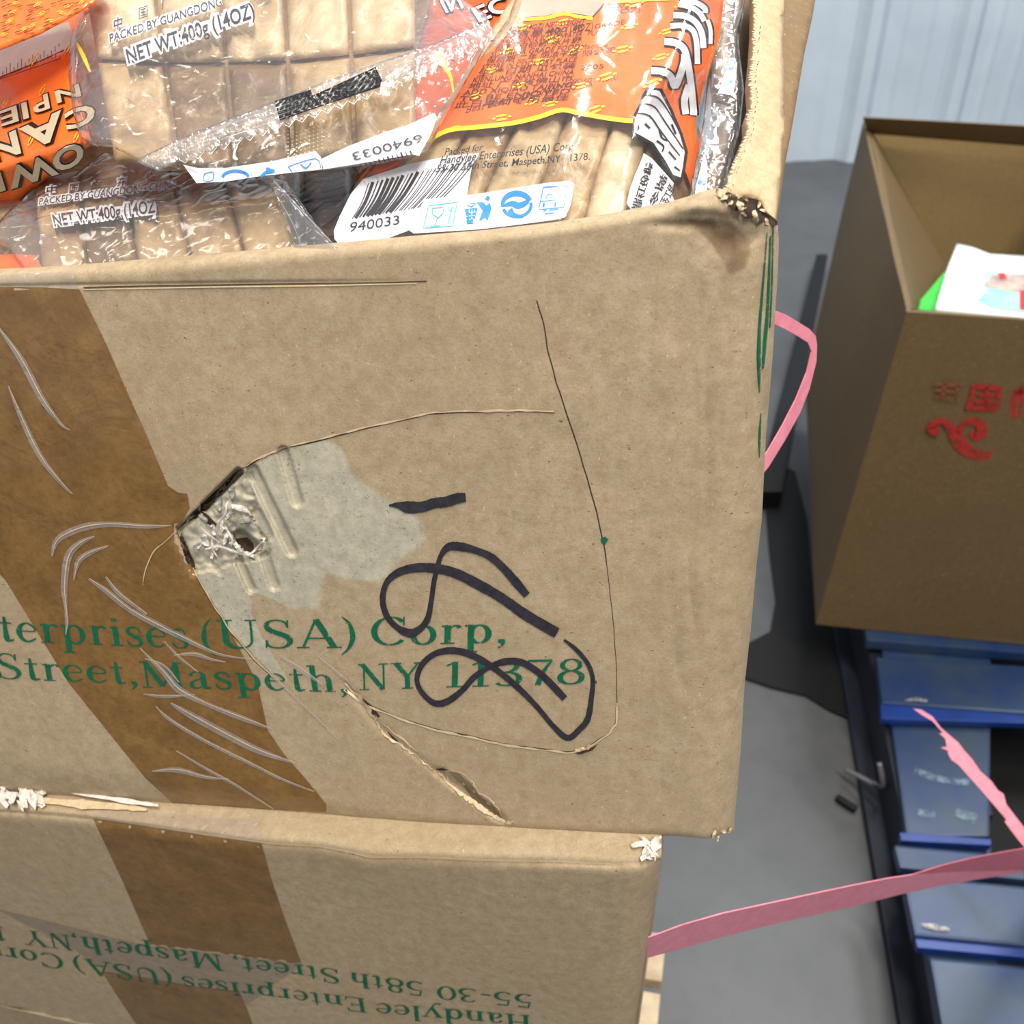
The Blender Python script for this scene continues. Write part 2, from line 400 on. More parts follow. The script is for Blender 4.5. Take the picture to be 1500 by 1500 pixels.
# ---- serif lettering drawn with a broad pen ------------------------------
T, t_ = 0.13, 0.05
def sf(x, y, w=0.28): return ([(x - w / 2, y), (x + w / 2, y)], 0.045)
def ring(cx, cy, rx, ry, a0=0, a1=360, thick=T, thin=t_, n=22):
    P, Wd = [], []
    for i in range(n + 1):
        a = math.radians(lerp(a0, a1, i / n)); P.append((cx + rx * math.cos(a), cy + ry * math.sin(a))); Wd.append(thin + (thick - thin) * abs(math.cos(a)) ** 1.3)
    return (P, Wd)
XH = 0.66; CH = 0.975
G = {
 ' ': (0.30, []),
 'H': (0.82, [([(.18, 0), (.18, 1)], T), ([(.64, 0), (.64, 1)], T), ([(.18, .5), (.64, .5)], t_), sf(.18, .02), sf(.64, .02), sf(.18, .98), sf(.64, .98)]),
 'E': (0.72, [([(.18, 0), (.18, 1)], T), ([(.06, .98), (.60, .98)], t_), ([(.60, .98), (.62, .78)], t_), ([(.18, .52), (.48, .52)], t_), ([(.48, .40), (.48, .64)], .04), ([(.06, .02), (.62, .02)], t_), ([(.62, .02), (.66, .24)], t_)]),
 'U': (0.84, [([(.18, 1), (.18, .32), (.22, .14), (.32, .04), (.44, .02), (.56, .05), (.63, .15), (.66, .32), (.66, 1)], [T, T, T, .10, .07, .05, .05, .05, .05]), sf(.18, .98), sf(.66, .98, .22)]),
 'S': (0.64, [([(.50, .74), (.46, .90), (.30, .98), (.16, .92), (.11, .78), (.18, .62), (.34, .51), (.49, .38), (.53, .22), (.44, .06), (.28, .01), (.13, .08), (.09, .28)], [.04, .05, .05, .07, .11, .14, .15, .14, .11, .07, .05, .05, .05]), ([(.50, .72), (.51, .98)], .035), ([(.08, .02), (.09, .28)], .035)]),
 'A': (0.84, [([(.40, 1), (.12, .02)], .05), ([(.40, 1), (.70, .02)], T), ([(.20, .34), (.60, .34)], t_), sf(.12, .02, .24), sf(.70, .02)]),
 'C': (0.78, [ring(.42, .5, .32, .48, 42, 318), ([(.68, .68), (.68, .98)], .035)]),
 'M': (1.02, [([(.17, 0), (.17, 1)], t_), ([(.17, 1), (.50, .06)], T), ([(.50, .06), (.83, 1)], t_), ([(.83, 0), (.83, 1)], T), sf(.17, .02, .24), sf(.83, .02), ([(.05, .98), (.2, .98)], .045), ([(.8, .98), (.97, .98)], .045)]),
 'N': (0.84, [([(.18, 0), (.18, 1)], t_), ([(.14, 1), (.64, .0)], T), ([(.66, 0), (.66, 1)], t_), sf(.18, .02, .24), sf(.66, .98, .24), ([(.04, .98), (.2, .98)], .045)]),
 'Y': (0.80, [([(.12, 1), (.40, .46)], T), ([(.68, 1), (.40, .46)], t_), ([(.40, .48), (.40, 0)], T), sf(.40, .02), sf(.12, .98), sf(.68, .98, .24)]),
 '(': (0.40, [([(.34, 1.08), (.18, .85), (.11, .50), (.11, .25), (.20, -.05), (.34, -.24)], [.03, .07, .12, .12, .07, .03])]),
 ')': (0.40, [([(.06, 1.08), (.22, .85), (.29, .50), (.29, .25), (.20, -.05), (.06, -.24)], [.03, .07, .12, .12, .07, .03])]),
 ',': (0.30, [([(.13, .09), (.16, .02), (.14, -.10), (.07, -.19)], [.13, .11, .06, .03]), ([(.07, .06), (.18, .06)], .12)]),
 '.': (0.30, [([(.08, .06), (.20, .06)], .12)]),
 '-': (0.42, [([(.06, .33), (.34, .33)], .09)]),
 '0': (0.62, [ring(.30, .49, .22, .47, 0, 360, .12)]),
 '1': (0.50, [([(.26, 0), (.26, .98)], .12), sf(.26, .02, .32), ([(.10, .84), (.26, .96)], .05)]),
 '3': (0.60, [([(.10, .80), (.18, .94), (.32, .96), (.44, .86), (.44, .70), (.34, .56), (.22, .53)], [.06, .05, .06, .10, .11, .07, .05]), ([(.22, .53), (.40, .48), (.50, .32), (.46, .12), (.30, .02), (.14, .04), (.08, .12)], [.05, .07, .12, .12, .07, .06, .09])]),
 '5': (0.60, [([(.18, .94), (.48, .94)], .08), ([(.18, .94), (.14, .56)], .05), ([(.14, .56), (.30, .60), (.46, .48), (.50, .28), (.42, .08), (.26, .01), (.10, .08)], [.05, .07, .12, .13, .10, .06, .09])]),
 '7': (0.60, [([(.08, .93), (.52, .93)], .09), ([(.52, .93), (.36, .5), (.26, 0)], [.05, .09, .12]), ([(.08, .95), (.07, .76)], .04)]),
 '8': (0.60, [ring(.30, .74, .17, .22, 0, 360, .10), ring(.30, .26, .21, .25, 0, 360, .12)]),
 'a': (0.56, [([(.10, .50), (.16, .62), (.28, .65), (.37, .58), (.38, .44), (.38, .10), (.44, .03), (.52, .07)], [.09, .06, .05, .08, T, T, .07, .04]), ([(.38, .40), (.20, .32), (.10, .18), (.15, .05), (.26, .04), (.38, .14)], [.05, .06, .10, .08, .05, .04])]),
 'd': (0.62, [ring(.27, .32, .18, .31, 0, 360), ([(.46, .02), (.46, 1.0)], T), ([(.34, .97), (.46, .99)], .05), ([(.46, .03), (.58, .03)], .05)]),
 'e': (0.54, [([(.12, .38), (.44, .38), (.42, .54), (.28, .65), (.14, .55), (.09, .34), (.14, .12), (.28, .02), (.46, .14)], [.04, .045, .06, .05, .09, T, .10, .06, .04])]),
 'h': (0.66, [([(.17, 0), (.17, 1)], T), ([(.17, .48), (.28, .61), (.38, .63), (.47, .55), (.49, .42), (.49, 0)], [.04, .05, .06, .10, T, T]), sf(.17, .02, .26), sf(.49, .02, .24), ([(.05, .97), (.17, .99)], .05)]),
 'i': (0.34, [([(.17, 0), (.17, .64)], T), sf(.17, .02, .26), ([(.05, .61), (.17, .64)], .05), ([(.11, .88), (.23, .88)], .12)]),
 'l': (0.34, [([(.17, 0), (.17, 1)], T), sf(.17, .02, .26), ([(.05, .97), (.17, .99)], .05)]),
 'n': (0.66, [([(.17, 0), (.17, .64)], T), ([(.17, .48), (.28, .61), (.38, .63), (.47, .55), (.49, .42), (.49, 0)], [.04, .05, .06, .10, T, T]), sf(.17, .02, .26), sf(.49, .02, .24), ([(.05, .61), (.17, .64)], .05)]),
 'o': (0.60, [ring(.29, .33, .20, .32, 0, 360)]),
 'p': (0.64, [([(.17, -.30), (.17, .64)], T), ring(.34, .32, .18, .31, 0, 360), sf(.17, -.29, .26), ([(.05, .61), (.17, .64)], .05)]),
 'r': (0.46, [([(.17, 0), (.17, .64)], T), ([(.17, .44), (.26, .60), (.36, .62), (.41, .56)], [.04, .05, .08, .10]), sf(.17, .02, .28), ([(.05, .61), (.17, .64)], .05)]),
 's': (0.48, [([(.38, .48), (.34, .62), (.22, .65), (.12, .58), (.11, .47), (.24, .35), (.37, .23), (.36, .07), (.24, .01), (.12, .06), (.08, .20)], [.04, .05, .06, .08, .10, .12, .11, .08, .05, .05, .04])]),
 't': (0.40, [([(.19, .84), (.19, .14), (.24, .03), (.36, .07)], [.06, T, .09, .04]), ([(.05, .63), (.34, .63)], .05)]),
 'y': (0.62, [([(.10, .64), (.32, .02)], T), ([(.54, .64), (.32, .02), (.22, -.22), (.10, -.28), (.06, -.22)], [t_, .05, .06, .07, .09]), sf(.12, .63, .26), sf(.52, .63, .2)]),
}
def serif(name, S, words, mat, parent, off=0.0002, label=None):
    """words: (string, start (x, y), end (x, y), up vector for cap height)."""
    VV, FF = [], []
    for s, a, b, up in words:
        a, b, up = Vector(a), Vector(b), Vector(up); tot = sum(G[c][0] for c in s) - 0.1; x = -0.05
        d = (b - a) / tot
        for ch in s:
            for pts, w in G[ch][1]:
                if len(pts) > 2:
                    wl = w if isinstance(w, list) else [w] * len(pts)
                    q = smooth_pts([(p[0], p[1], ww) for p, ww in zip(pts, wl)], 3 if len(pts) < 16 else 1)
                    pp = [(u[0], u[1]) for u in q]; wl = [max(.02, u[2]) for u in q]
                else:
                    pp = [(lerp(pts[0][0], pts[1][0], i / 4), lerp(pts[0][1], pts[1][1], i / 4)) for i in range(5)]
                    wl = [w] * 5 if not isinstance(w, list) else list(np.interp(np.linspace(0, 1, 5), [0, 1], w))
                V, Fc = strip2(pp, [v * .94 for v in wl]); V2 = []
                for (gx, gy) in V:
                    q = a + d * (x + gx) + up * gy; V2.append((q.x, q.y))
                o = len(VV); VV += V2; FF += [tuple(i + o for i in f) for f in orient(V2, Fc)]
            x += G[ch][0]
    return part(name, [S.at(px, py, off) for px, py in VV], FF, mat, parent, False, label)
def nz(x, y, sc, seed=0.0): return noise.noise(Vector((x / sc, y / sc, seed)))
def ridg(x, y, sc, seed=0.0): return 1 - abs(noise.noise(Vector((x / sc, y / sc, seed)))) * 2
def seg_d(x, y, a, b):
    dx, dy = b[0] - a[0], b[1] - a[1]; t = max(0, min(1, ((x - a[0]) * dx + (y - a[1]) * dy) / (dx * dx + dy * dy)))
    return math.hypot(x - a[0] - t * dx, y - a[1] - t * dy)

# ================================================================== SETTING
def Wd(v): return c2w(Vector(v))
FLOOR_Z = 0.0
fl = bpy.data.meshes.new('floor'); fl.from_pydata([(-6, -3, 0), (6, -3, 0), (6, 6, 0), (-6, 6, 0)], [], [(0, 1, 2, 3)])
fl.materials.append(M['floor']); flo = link(bpy.data.objects.new('floor', fl)); flo['kind'] = 'structure'
# corrugated wall standing on the floor
q0 = pt(1190, 235, 1); q0 = CAM + (q0 - CAM) * (CAMH / (CAM.z - q0.z)); yw = q0.y
rows = []
xs = np.arange(-5.5, 5.5, 0.02)
def corr(x):
    u = ((x - q0.x + 0.06) % 0.36) / 0.36
    prof = 0.0 if u < 0.42 else (min(1, (u - 0.42) / 0.10) if u < 0.62 else (max(0, 1 - (u - 0.62) / 0.10) if u < 0.72 else 0.0))
    return prof * 0.05 + (0.006 if 0.16 < u < 0.22 else 0) + (0.006 if 0.86 < u < 0.92 else 0)
rows = [[Vector((x, yw - corr(x) + 0.03 * (z > 3) * 0, z)) for x in xs] for z in (0.0, 1.2, 2.4, 4.8)]
wo = grid_mesh('wall_back', rows, M['wall'], None, smooth=False); wo['kind'] = 'structure'
wo2 = part('trim_1', [Vector((x, yw + dy, z)) for x in (-5.5, 5.5) for dy, z in ((0.06, 0), (0.01, 0), (0.01, 0.03), (0.06, 0.03))],
           [(0, 1, 2, 3), (4, 7, 6, 5), (0, 4, 5, 1), (1, 5, 6, 2), (2, 6, 7, 3), (3, 7, 4, 0)], M['dark'], None, False); wo2['kind'] = 'structure'

# ================================================================== UPPER OPEN CARTON
fr_ = Vector((5300, -150, -1400)).normalized(); fd_ = Vector((130, 2900, 1400)).normalized()
P0 = pt(1100, 300, 0.36)
Tc = curve([(-400, 418), (-150, 408), (0, 400), (60, 397), (130, 392), (300, 378), (500, 361), (600, 352), (700, 344), (800, 333), (880, 321), (930, 311), (975, 303), (1005, 294), (1030, 285), (1050, 281), (1075, 290), (1100, 298), (1140, 330)])
Rc = curve([(250, 1136), (330, 1141), (400, 1139), (520, 1132), (640, 1122), (760, 1116), (830, 1108), (920, 1100), (1000, 1091), (1100, 1085), (1180, 1078), (1225, 1074), (1300, 1072)])
Bc = curve([(-400, 1135), (-100, 1158), (0, 1168), (120, 1178), (230, 1187), (400, 1193), (600, 1203), (800, 1215), (930, 1222), (1000, 1225), (1035, 1229), (1052, 1224), (1062, 1219), (1080, 1222)])
gro = [((370, 688), (428, 808), 9, .0013), ((415, 662), (436, 735), 9, .0011), ((376, 752), (392, 785), 9, .001), ((352, 785), (372, 802), 11, .003),
       ((388, 815), (402, 858), 8, .0013), ((350, 822), (368, 862), 7, .0016), ((300, 815), (322, 838), 5, .001), ((262, 775), (300, 742), 5, .004), ((300, 742), (350, 692), 7, .005), ((263, 782), (284, 838), 4, .004),
       ((505, 1000), (560, 1070), 4, .0012), ((560, 1070), (600, 1100), 3.5, .001), ((640, 1130), (735, 1200), 7, .0022), ((600, 1100), (640, 1130), 3, .001)]
pit = [(263, 776), (300, 738), (345, 694), (372, 690), (368, 712), (378, 740), (372, 765), (392, 790), (398, 812), (372, 822), (345, 824), (318, 835), (290, 838), (272, 815)]
def upper_disp(x, y):
    R = Rc(y); d = 0.0; rr = 78.0
    if x > R - rr:
        t = min(1.0, (x - (R - rr)) / rr); d -= 0.021 * (1 - math.sqrt(max(0, 1 - t * t * 0.985)))
    Tt = Tc(x); th = 20 if x < 650 else 16
    if y < Tt + th:
        t = min(1.0, (Tt + th - y) / th); d -= 0.0055 * (1 - math.sqrt(max(0, 1 - t * t * 0.97)))
    Bt = Bc(x); bh = 55 if x < 250 else max(10, 55 - (x - 250) * 0.11)
    if y > Bt - bh:
        t = min(1.0, (y - Bt + bh) / bh); d -= (0.016 if x < 250 else max(0.002, 0.016 - (x - 250) * 4e-5)) * (1 - math.sqrt(max(0, 1 - t * t * 0.96)))
    # crease just under the rim on the left, soft waves of the board, dent at the corner
    if x < 640:
        cy = 419 - max(0, x) * 0.012; d -= 0.0007 * math.exp(-((y - cy) / 3.0) ** 2) * min(1, (640 - x) / 200)
    d += 0.0012 * nz(x, y, 260, 3) + 0.0005 * nz(x, y, 70, 5)
    if x > 940 and y < 420:
        d -= 0.0045 * math.exp(-((x - 1075) / 45.0) ** 2 - ((y - 345) / 26.0) ** 2) + 0.002 * math.exp(-((x - 1000) / 40.0) ** 2 - ((y - 330) / 7.0) ** 2)
        d += 0.0012 * ridg(x, y, 30, 9) * math.exp(-((x - 1075) / 60.0) ** 2 - ((y - 330) / 50.0) ** 2)
        d += 0.002 * math.exp(-((x - 1030) / 35.0) ** 2 - ((y - 305) / 10.0) ** 2)
    if x > 900:
        d -= 0.0008 * ridg(x, y * 0.22, 34, 12) * min(1, (x - 900) / 120)
    if 240 < x < 760 and 640 < y < 1230:
        if x < 420 and 680 < y < 850:
            if inside(np.array([x]), np.array([y]), pit)[0]:
                d -= 0.0022 * (0.75 + 0.6 * nz(x, y, 14, 4)) + 0.0012 * ridg(x, y, 11, 8)
        for a, b, w, dep in gro:
            q = seg_d(x, y, a, b) / w
            if q < 1.3: d -= dep * (2.3 if y < 870 and w > 6 else 1.0) * max(0, 1 - q ** 6)
        # the peeled flap stands a little off the board
        if x < 620 and y < 700 and y > 640: pass
    return d
US = Surf(P0, P0 + c2w(fr_), P0 + c2w(fd_), upper_disp)
USP = Surf(P0, P0 + c2w(fr_), P0 + c2w(fd_))
base_c = USP.base(500, 1200) + Wd(tuple(-x for x in (0, 0, 0)))
carton = thing('open_carton', (base_c.x, base_c.y + 0.12, USP.base(600, 1203).z), 'torn open brown carton of sugar packs with black marker scribble, topmost of the stack', 'box')
grey_poly = [(262, 776), (300, 738), (345, 694), (395, 668), (440, 652), (478, 642), (500, 655), (515, 690), (545, 715), (580, 738), (612, 760), (625, 790), (590, 815), (560, 850), (520, 850), (478, 838), (466, 870), (470, 895), (430, 890), (380, 870), (366, 868), (370, 905), (400, 960), (425, 1000), (400, 985), (372, 960), (340, 925), (310, 880), (284, 838)]
stain_poly = [(1010, 322), (1070, 328), (1098, 355), (1090, 390), (1070, 400), (1060, 380), (1040, 350)]
cols = list(np.arange(-330, 240, 9)) + list(np.arange(240, 470, 2.4)) + list(np.arange(470, 760, 5)) + list(np.arange(760, 960, 7)) + list(np.arange(960, 1134, 3.2)) + [1135.0]
rws = list(np.arange(300, 335, 2.2)) + list(np.arange(335, 430, 3.5)) + list(np.arange(430, 640, 7)) + list(np.arange(640, 880, 2.4)) + list(np.arange(880, 1150, 5)) + list(np.arange(1150, 1222, 3.5)) + [1222.0]
def ugrid(c, r):
    R = Rc(r); x = c if c < 960 else 960 + (c - 960) / 175 * (R - 960)
    y = r
    if r < 440: y = lerp(Tc(x), 440, (r - 300) / 140)
    if r > 1100: y = lerp(1100, Bc(x), (r - 1100) / 122)
    return x, y
rows, mk = [], []
gp = densify(grey_poly, 400)
for r in rws:
    row = []
    for c in cols:
        x, y = ugrid(c, r); j = 0.0
        row.append(US.at(x, y)); mk.append((x, y))
    if r == rws[0]:
        front_top = row; 
    rows.append(row)
# rim: folds over and goes down inside
n0 = US.n
top2 = [US.base(min(x, Rc(y) - 8), y) + n0 * (-0.0115) for x, y in mk[:len(cols)]]
rimmid = [US.base(x, y - 1) + n0 * (-0.008) for x, y in mk[:len(cols)]]
inn = [US.base(min(x, Rc(y) - 14), y + 30) + n0 * (-0.0125) for x, y in mk[:len(cols)]]
inn2 = [US.base(min(x, Rc(1100) - 30), 1100) + n0 * (-0.0125) for x, y in mk[:len(cols)]]
pre = [inn2, inn, top2, rimmid]
fp = grid_mesh('front_panel', pre + rows, M['card'], carton)
ca = fp.data.color_attributes.new('mask', 'FLOAT_COLOR', 'POINT')
ax = np.array([m[0] for m in mk]); ay = np.array([m[1] for m in mk])
ins = inside(ax, ay, gp); bd = bdist(ax, ay, gp); g = np.where(ins, 0.5 + bd / 40, 0.5 - bd / 40).clip(0, 1)
sharp = (ax < 470) & ((ay < 700) | (ax < 420) & (ay > 850)); g = np.where(sharp, np.where(ins, 1.0, 0.0), g)
g = np.where(g < 0.12, 0, g)
si = inside(ax, ay, stain_poly); sb = bdist(ax, ay, stain_poly); st = np.where(si, 0.55 + sb / 60, 0.55 - sb / 10).clip(0, 0.75)
k0 = len(cols) * len(pre); arr = np.zeros((k0 + len(mk), 4), np.float32); arr[k0:, 0] = g; arr[k0:, 1] = st; arr[:, 3] = 1
ca.data.foreach_set('color', arr.ravel())

# remaining walls of the open carton (inner thickness included)
bd_ = -n0; bh = Vector((bd_.x, bd_.y, 0)).normalized()
upv = (USP.base(1090, 300) - USP.base(1070, 1200)).normalized()
TR = US.at(Rc(330) , 330) ; BR = US.at(Rc(1215), 1212)
TL = USP.base(-330, Tc(-330)); BL = USP.base(-330, 1140)
BR2 = BR - n0 * 0.0; DEP = 0.26
rightv = (USP.base(1090, 700) - USP.base(100, 700)).normalized()
TRp = USP.base(1120, 330) - n0 * 0.020; BRp = USP.base(1066, 1205) - n0 * 0.020
def panel(name, a, b, c, d, nrm, th=0.005, mat='card_plain', label=None):
    return slab(name, [a, b, c, d], th, M[mat], carton, nrm, label)
sidev = (bd_ * 1.0).normalized()
panel('side_panel', TRp, TRp + sidev * DEP, BRp + sidev * DEP, BRp, -rightv)
panel('side_panel', TL, TL + sidev * DEP, BL + sidev * DEP, BL, rightv)
panel('back_panel', TL + sidev * DEP, TRp + sidev * DEP, BRp + sidev * DEP, BL + sidev * DEP, sidev)
panel('bottom_panel', BL - n0 * 0.02, BRp, BRp + sidev * DEP, BL + sidev * DEP, upv)

# side flap folded outwards over the corner, its raw edge fuzzy
FLs = Surf((1110, 300, 0.370), (1140, 320, 0.372), (1130, -40, 0.520),
           lambda x, y: -0.0018 * max(0, x - curve([(-80, 1146), (100, 1149), (240, 1146), (330, 1136)])(y)) + 0.0006 * nz(x, y, 30, 2) - 0.002 * max(0, ridg(x, y, 26, 5) - 0.7) * (x > 1146))
flap_edge = [(1106, -70), (1107, 40), (1105, 80), (1101, 120), (1104, 150), (1097, 172), (1098, 190), (1092, 205), (1083, 228), (1073, 250), (1068, 270), (1060, 283)]
fl_full = [(1075, 288), (1100, 287), (1112, 292), (1118, 300), (1129, 322), (1137, 326), (1141, 300), (1150, 240), (1158, 200), (1168, 140), (1178, 80), (1190, 25), (1196, -10), (1203, -70)]
fl_out = [(1075, 288), (1100, 287), (1112, 292), (1118, 300), (1129, 322), (1137, 326), (1140, 300), (1145, 250), (1146, 210), (1151, 200), (1148, 150), (1149, 95), (1146, 60), (1150, 20), (1150, -70)]
solid('side_flap', FLs, flap_edge + fl_out, M['card_light'], carton, 0, 6, 0.005, 4, 0.001, label='lighter torn side flap with fuzzy raw edge', relief=lambda x, y: 0.0004 * nz(x, y, 9, 3))
FL2 = Surf((1110, 300, 0.376), (1140, 320, 0.378), (1130, -40, 0.534), lambda x, y: .0005 * nz(x, y, 30, 4))  # outer flap: the darker board colour stands for its shade
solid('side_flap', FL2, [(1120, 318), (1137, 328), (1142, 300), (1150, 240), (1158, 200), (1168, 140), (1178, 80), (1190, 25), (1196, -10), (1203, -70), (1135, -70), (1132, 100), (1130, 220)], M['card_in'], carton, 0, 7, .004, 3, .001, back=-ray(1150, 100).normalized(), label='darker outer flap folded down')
# fuzz along the raw edge
fz = []
ed = densify(flap_edge, 4, False)
for (x, y) in ed:
    for _ in range(2):
        a = random.uniform(2.2, 4.0); L = random.uniform(1.5, 6)
        fz.append([(x + 2, y, 2.0), (x + 1 + math.cos(a) * L * .6, y + math.sin(a) * L * .5, 1.4), (x + math.cos(a) * L, y + math.sin(a) * L * .6 + random.uniform(-2, 2), .5)])
ribbons('torn_fuzz', FLs, fz, M['liplight'], carton, 0.0012, 2)
fan('flute_hole', FLs, [[(x + 5.5, y - 1.1), (x + 6.9, y - .3), (x + 6.6, y + 1.2), (x + 5.2, y + .7)] for x, y in [(a + random.uniform(-1, 1), b + random.uniform(-2, 2)) for a, b in densify(flap_edge[1:], 9.5, False)] if random.random() < .7], M['crevice_shade'], carton, 0.0006, 9)
# torn, crumpled corner of the rim
def shard(S, cx, cy, r, mat, off, name='torn_scrap', par=None, seed=0):
    rs = random.Random(seed); n = rs.randint(5, 8); poly = []; th_ = rs.uniform(0, 3.14)
    for i in range(n):
        a = 2 * math.pi * i / n + rs.uniform(-.3, .3); q = r * rs.uniform(.55, 1.15); u_, v_ = q * 1.25 * math.cos(a), q * .5 * math.sin(a); poly.append((cx + u_ * math.cos(th_) - v_ * math.sin(th_), cy + u_ * math.sin(th_) + v_ * math.cos(th_)))
    S2 = Surf(S.p, S.p + S.n.orthogonal(), S.p + S.n.cross(S.n.orthogonal()), lambda x, y: (S.disp(x, y) if S.disp else 0) + off + 0.0026 * nz(x, y, r * 0.8, seed) + 0.0014 * nz(x, y, r * .3, seed + 9))
    return tri_poly(poly, max(1.6, r / 3.5)), S2
def scraps(name, S, specs, mat, parent, label=None):
    VV, FF = [], []
    for i, (cx, cy, r, off) in enumerate(specs):
        (V, Fc, _), S2 = shard(S, cx, cy, r, mat, off, seed=i + int(cx)); b = len(VV)
        VV += [S2.at(x, y) for x, y in V]; FF += [tuple(k + b for k in f) for f in orient(V, Fc)]
    return part(name, VV, FF, mat, parent, True, label)
CS = Surf(USP.p, USP.p + c2w(fr_), USP.p + c2w(fd_), lambda x, y: upper_disp(x, max(y, Tc(x) + 1)))
fan('torn_corner_hollow', CS, [[(1056, 284), (1068, 281), (1078, 288), (1096, 289), (1112, 293), (1120, 306), (1122, 322), (1110, 330), (1106, 318), (1092, 321), (1088, 308), (1076, 309), (1068, 298)]], M['crevice_shade'], carton, 0.0012, 6, label='dark patch for the shade in the crushed flutes at the torn corner')
scraps('torn_scrap', CS, [(1056, 285, 12, .002), (1087, 296, 14, .001), (1104, 314, 13, .001), (1062, 290, 7, .002), (1075, 286, 6, .003), (1083, 302, 10, .002), (1092, 290, 6, .003), (1112, 300, 8, .003), (1118, 308, 6, .0025), (1124, 322, 7, .001), (1070, 298, 6, .0022), (1088, 312, 6, .0022)], M['liplight'], carton, label='pale crumpled flutes at the torn corner')
# bottom corner tear
scraps('torn_scrap', US, [(1046, 1222, 8, .001), (1058, 1217, 7, .0012), (1052, 1228, 5, .002), (1070, 1216, 6, .001)], M['liplight'], carton)
# packing tape down the front, with its clear wrinkles
tape_poly = [(-330, 422), (0, 420), (60, 421), (116, 424), (150, 492), (190, 583), (217, 643), (246, 712), (262, 722), (274, 723), (278, 744), (259, 776), (266, 800), (292, 850), (333, 917), (377, 1000), (392, 1070), (420, 1110), (447, 1140), (478, 1178), (478, 1190), (400, 1186), (258, 1181), (213, 1140), (100, 1000), (8, 850), (-330, 420 + 330 * 0.2)]
tape = patch('packing_tape', US, tape_poly, M['tape'], carton, 0.00025, 7, label='glossy brown packing tape')
S_rimt = [(-330, 419), (-330, 405), (0, 402), (60, 399), (108, 397), (116, 424), (60, 421), (0, 420)]
patch('packing_tape', US, S_rimt, M['film_strong'], carton, 0.0005, 5, label='clear crinkled tape end over the rim')
streaks = [
 [(-10, 470, 1), (30, 525, 7), (62, 585, 7), (90, 622, 3), (102, 630, 1)], [(12, 566, 1), (35, 620, 6), (60, 670, 6), (90, 708, 4), (106, 724, 1)],
 [(76, 815, 2), (85, 790, 7), (120, 773, 8), (160, 768, 6), (215, 771, 5), (250, 770, 1)],
 [(98, 900, 2), (94, 860, 7), (100, 815, 8), (118, 795, 6), (138, 786, 2)], [(108, 850, 1), (115, 822, 6), (135, 808, 5), (158, 800, 2)],
 [(130, 848, 2), (155, 865, 6), (190, 893, 6), (230, 915, 7), (270, 935, 6), (320, 958, 3), (370, 966, 1)], [(155, 845, 2), (175, 870, 5), (215, 900, 3)],
 [(95, 880, 2), (98, 910, 4), (96, 930, 1)],
 [(205, 950, 1), (240, 985, 6), (262, 1010, 8), (300, 1030, 5), (350, 1050, 6), (398, 1068, 2)],
 [(250, 1030, 2), (275, 1045, 7), (330, 1075, 8), (380, 1100, 7), (432, 1118, 2)], [(210, 1017, 1), (240, 1020, 4), (285, 1018, 1)],
 [(228, 1035, 1), (250, 1055, 4), (300, 1085, 4), (360, 1115, 4), (410, 1140, 3), (460, 1160, 1)],
 [(258, 1100, 1), (300, 1125, 3), (345, 1150, 3), (400, 1185, 1)], [(222, 1130, 1), (260, 1128, 6), (300, 1138, 4), (335, 1142, 1)],
 [(386, 968, 1), (400, 990, 4), (430, 1020, 2), (470, 1058, 2), (496, 1085, .6)], [(408, 960, 2), (440, 980, 5), (472, 1003, 2)], [(466, 962, 1), (500, 990, 3), (520, 1010, 1)],
 [(255, 960, 1), (285, 958, 5), (310, 966, 3), (330, 970, 1)], [(212, 965, 1), (240, 975, 3), (262, 1000, 1)], [(240, 940, 1), (262, 962, 3), (290, 985, 1)]]
streaks = [[(x, y, w * 1.35) for x, y, w in l] for l in streaks]
ribbons('tape_wrinkle', US, streaks, M['film_streak'], carton, 0.0009, 5, label='raised clear folds in the tape')
ribbons('tape_wrinkle', US, [[(p[0] + 0.6, p[1] + (-0.8), max(.5, p[2] * .16)) for p in s] for s in streaks], M['liplight'], carton, 0.0012, 5)
ribbon('tape_wrinkle', US, [(209, 858, .5), (213, 835, 1.5), (225, 808, 1.5), (240, 795, 1), (258, 778, 1)], M['liplight'], carton, off=.0008)
# grey torn liner: slits, paper shreds
fan('tear_gap', US, [[(258, 778), (285, 748), (318, 716), (352, 687), (344, 697), (330, 716), (308, 735), (296, 748), (292, 757), (272, 766)], [(262, 784), (268, 786), (276, 805), (286, 828), (285, 840), (272, 820)],
                     [(345, 789), (362, 787), (371, 796), (373, 810), (358, 806), (350, 800)], [(294, 748), (302, 752), (318, 768), (312, 772), (300, 764)]], M['crevice_shade'], carton, 0.0005, 5, label='dark slit with its inner shade put into the colour')
scraps('paper_shred', US, [(300, 792, 12, .0022), (288, 800, 9, .002), (312, 776, 8, .003), (325, 770, 8, .003), (330, 790, 9, .003), (340, 796, 7, .0035), (318, 800, 8, .003), (350, 806, 10, .0028), (366, 812, 8, .003), (380, 800, 8, .002), (310, 815, 6, .003), (386, 788, 6, .001), (352, 745, 12, .0028), (335, 755, 10, .002)], M['white_paper'], carton, label='white shredded paper')
scraps('paper_shred', US, [(320, 735, 13, .0018), (340, 720, 12, .0018), (360, 762, 11, .0022), (300, 760, 10, .001), (340, 770, 10, .002)], M['grey_paper'], carton)
ribbons('paper_shred', US, [[(318, 765, 2), (330, 752, 3), (332, 738, 2), (340, 728, 1.5)], [(300, 805, 2), (320, 800, 3), (345, 808, 3), (365, 812, 3), (378, 800, 3), (388, 790, 1)], [(292, 770, 1), (305, 782, 2), (322, 795, 2)], [(310, 790, 2), (312, 805, 3), (318, 815, 1)], [(330, 772, 2), (340, 790, 3), (338, 800, 2)]], M['white_paper'], carton, 0.0042, 4)
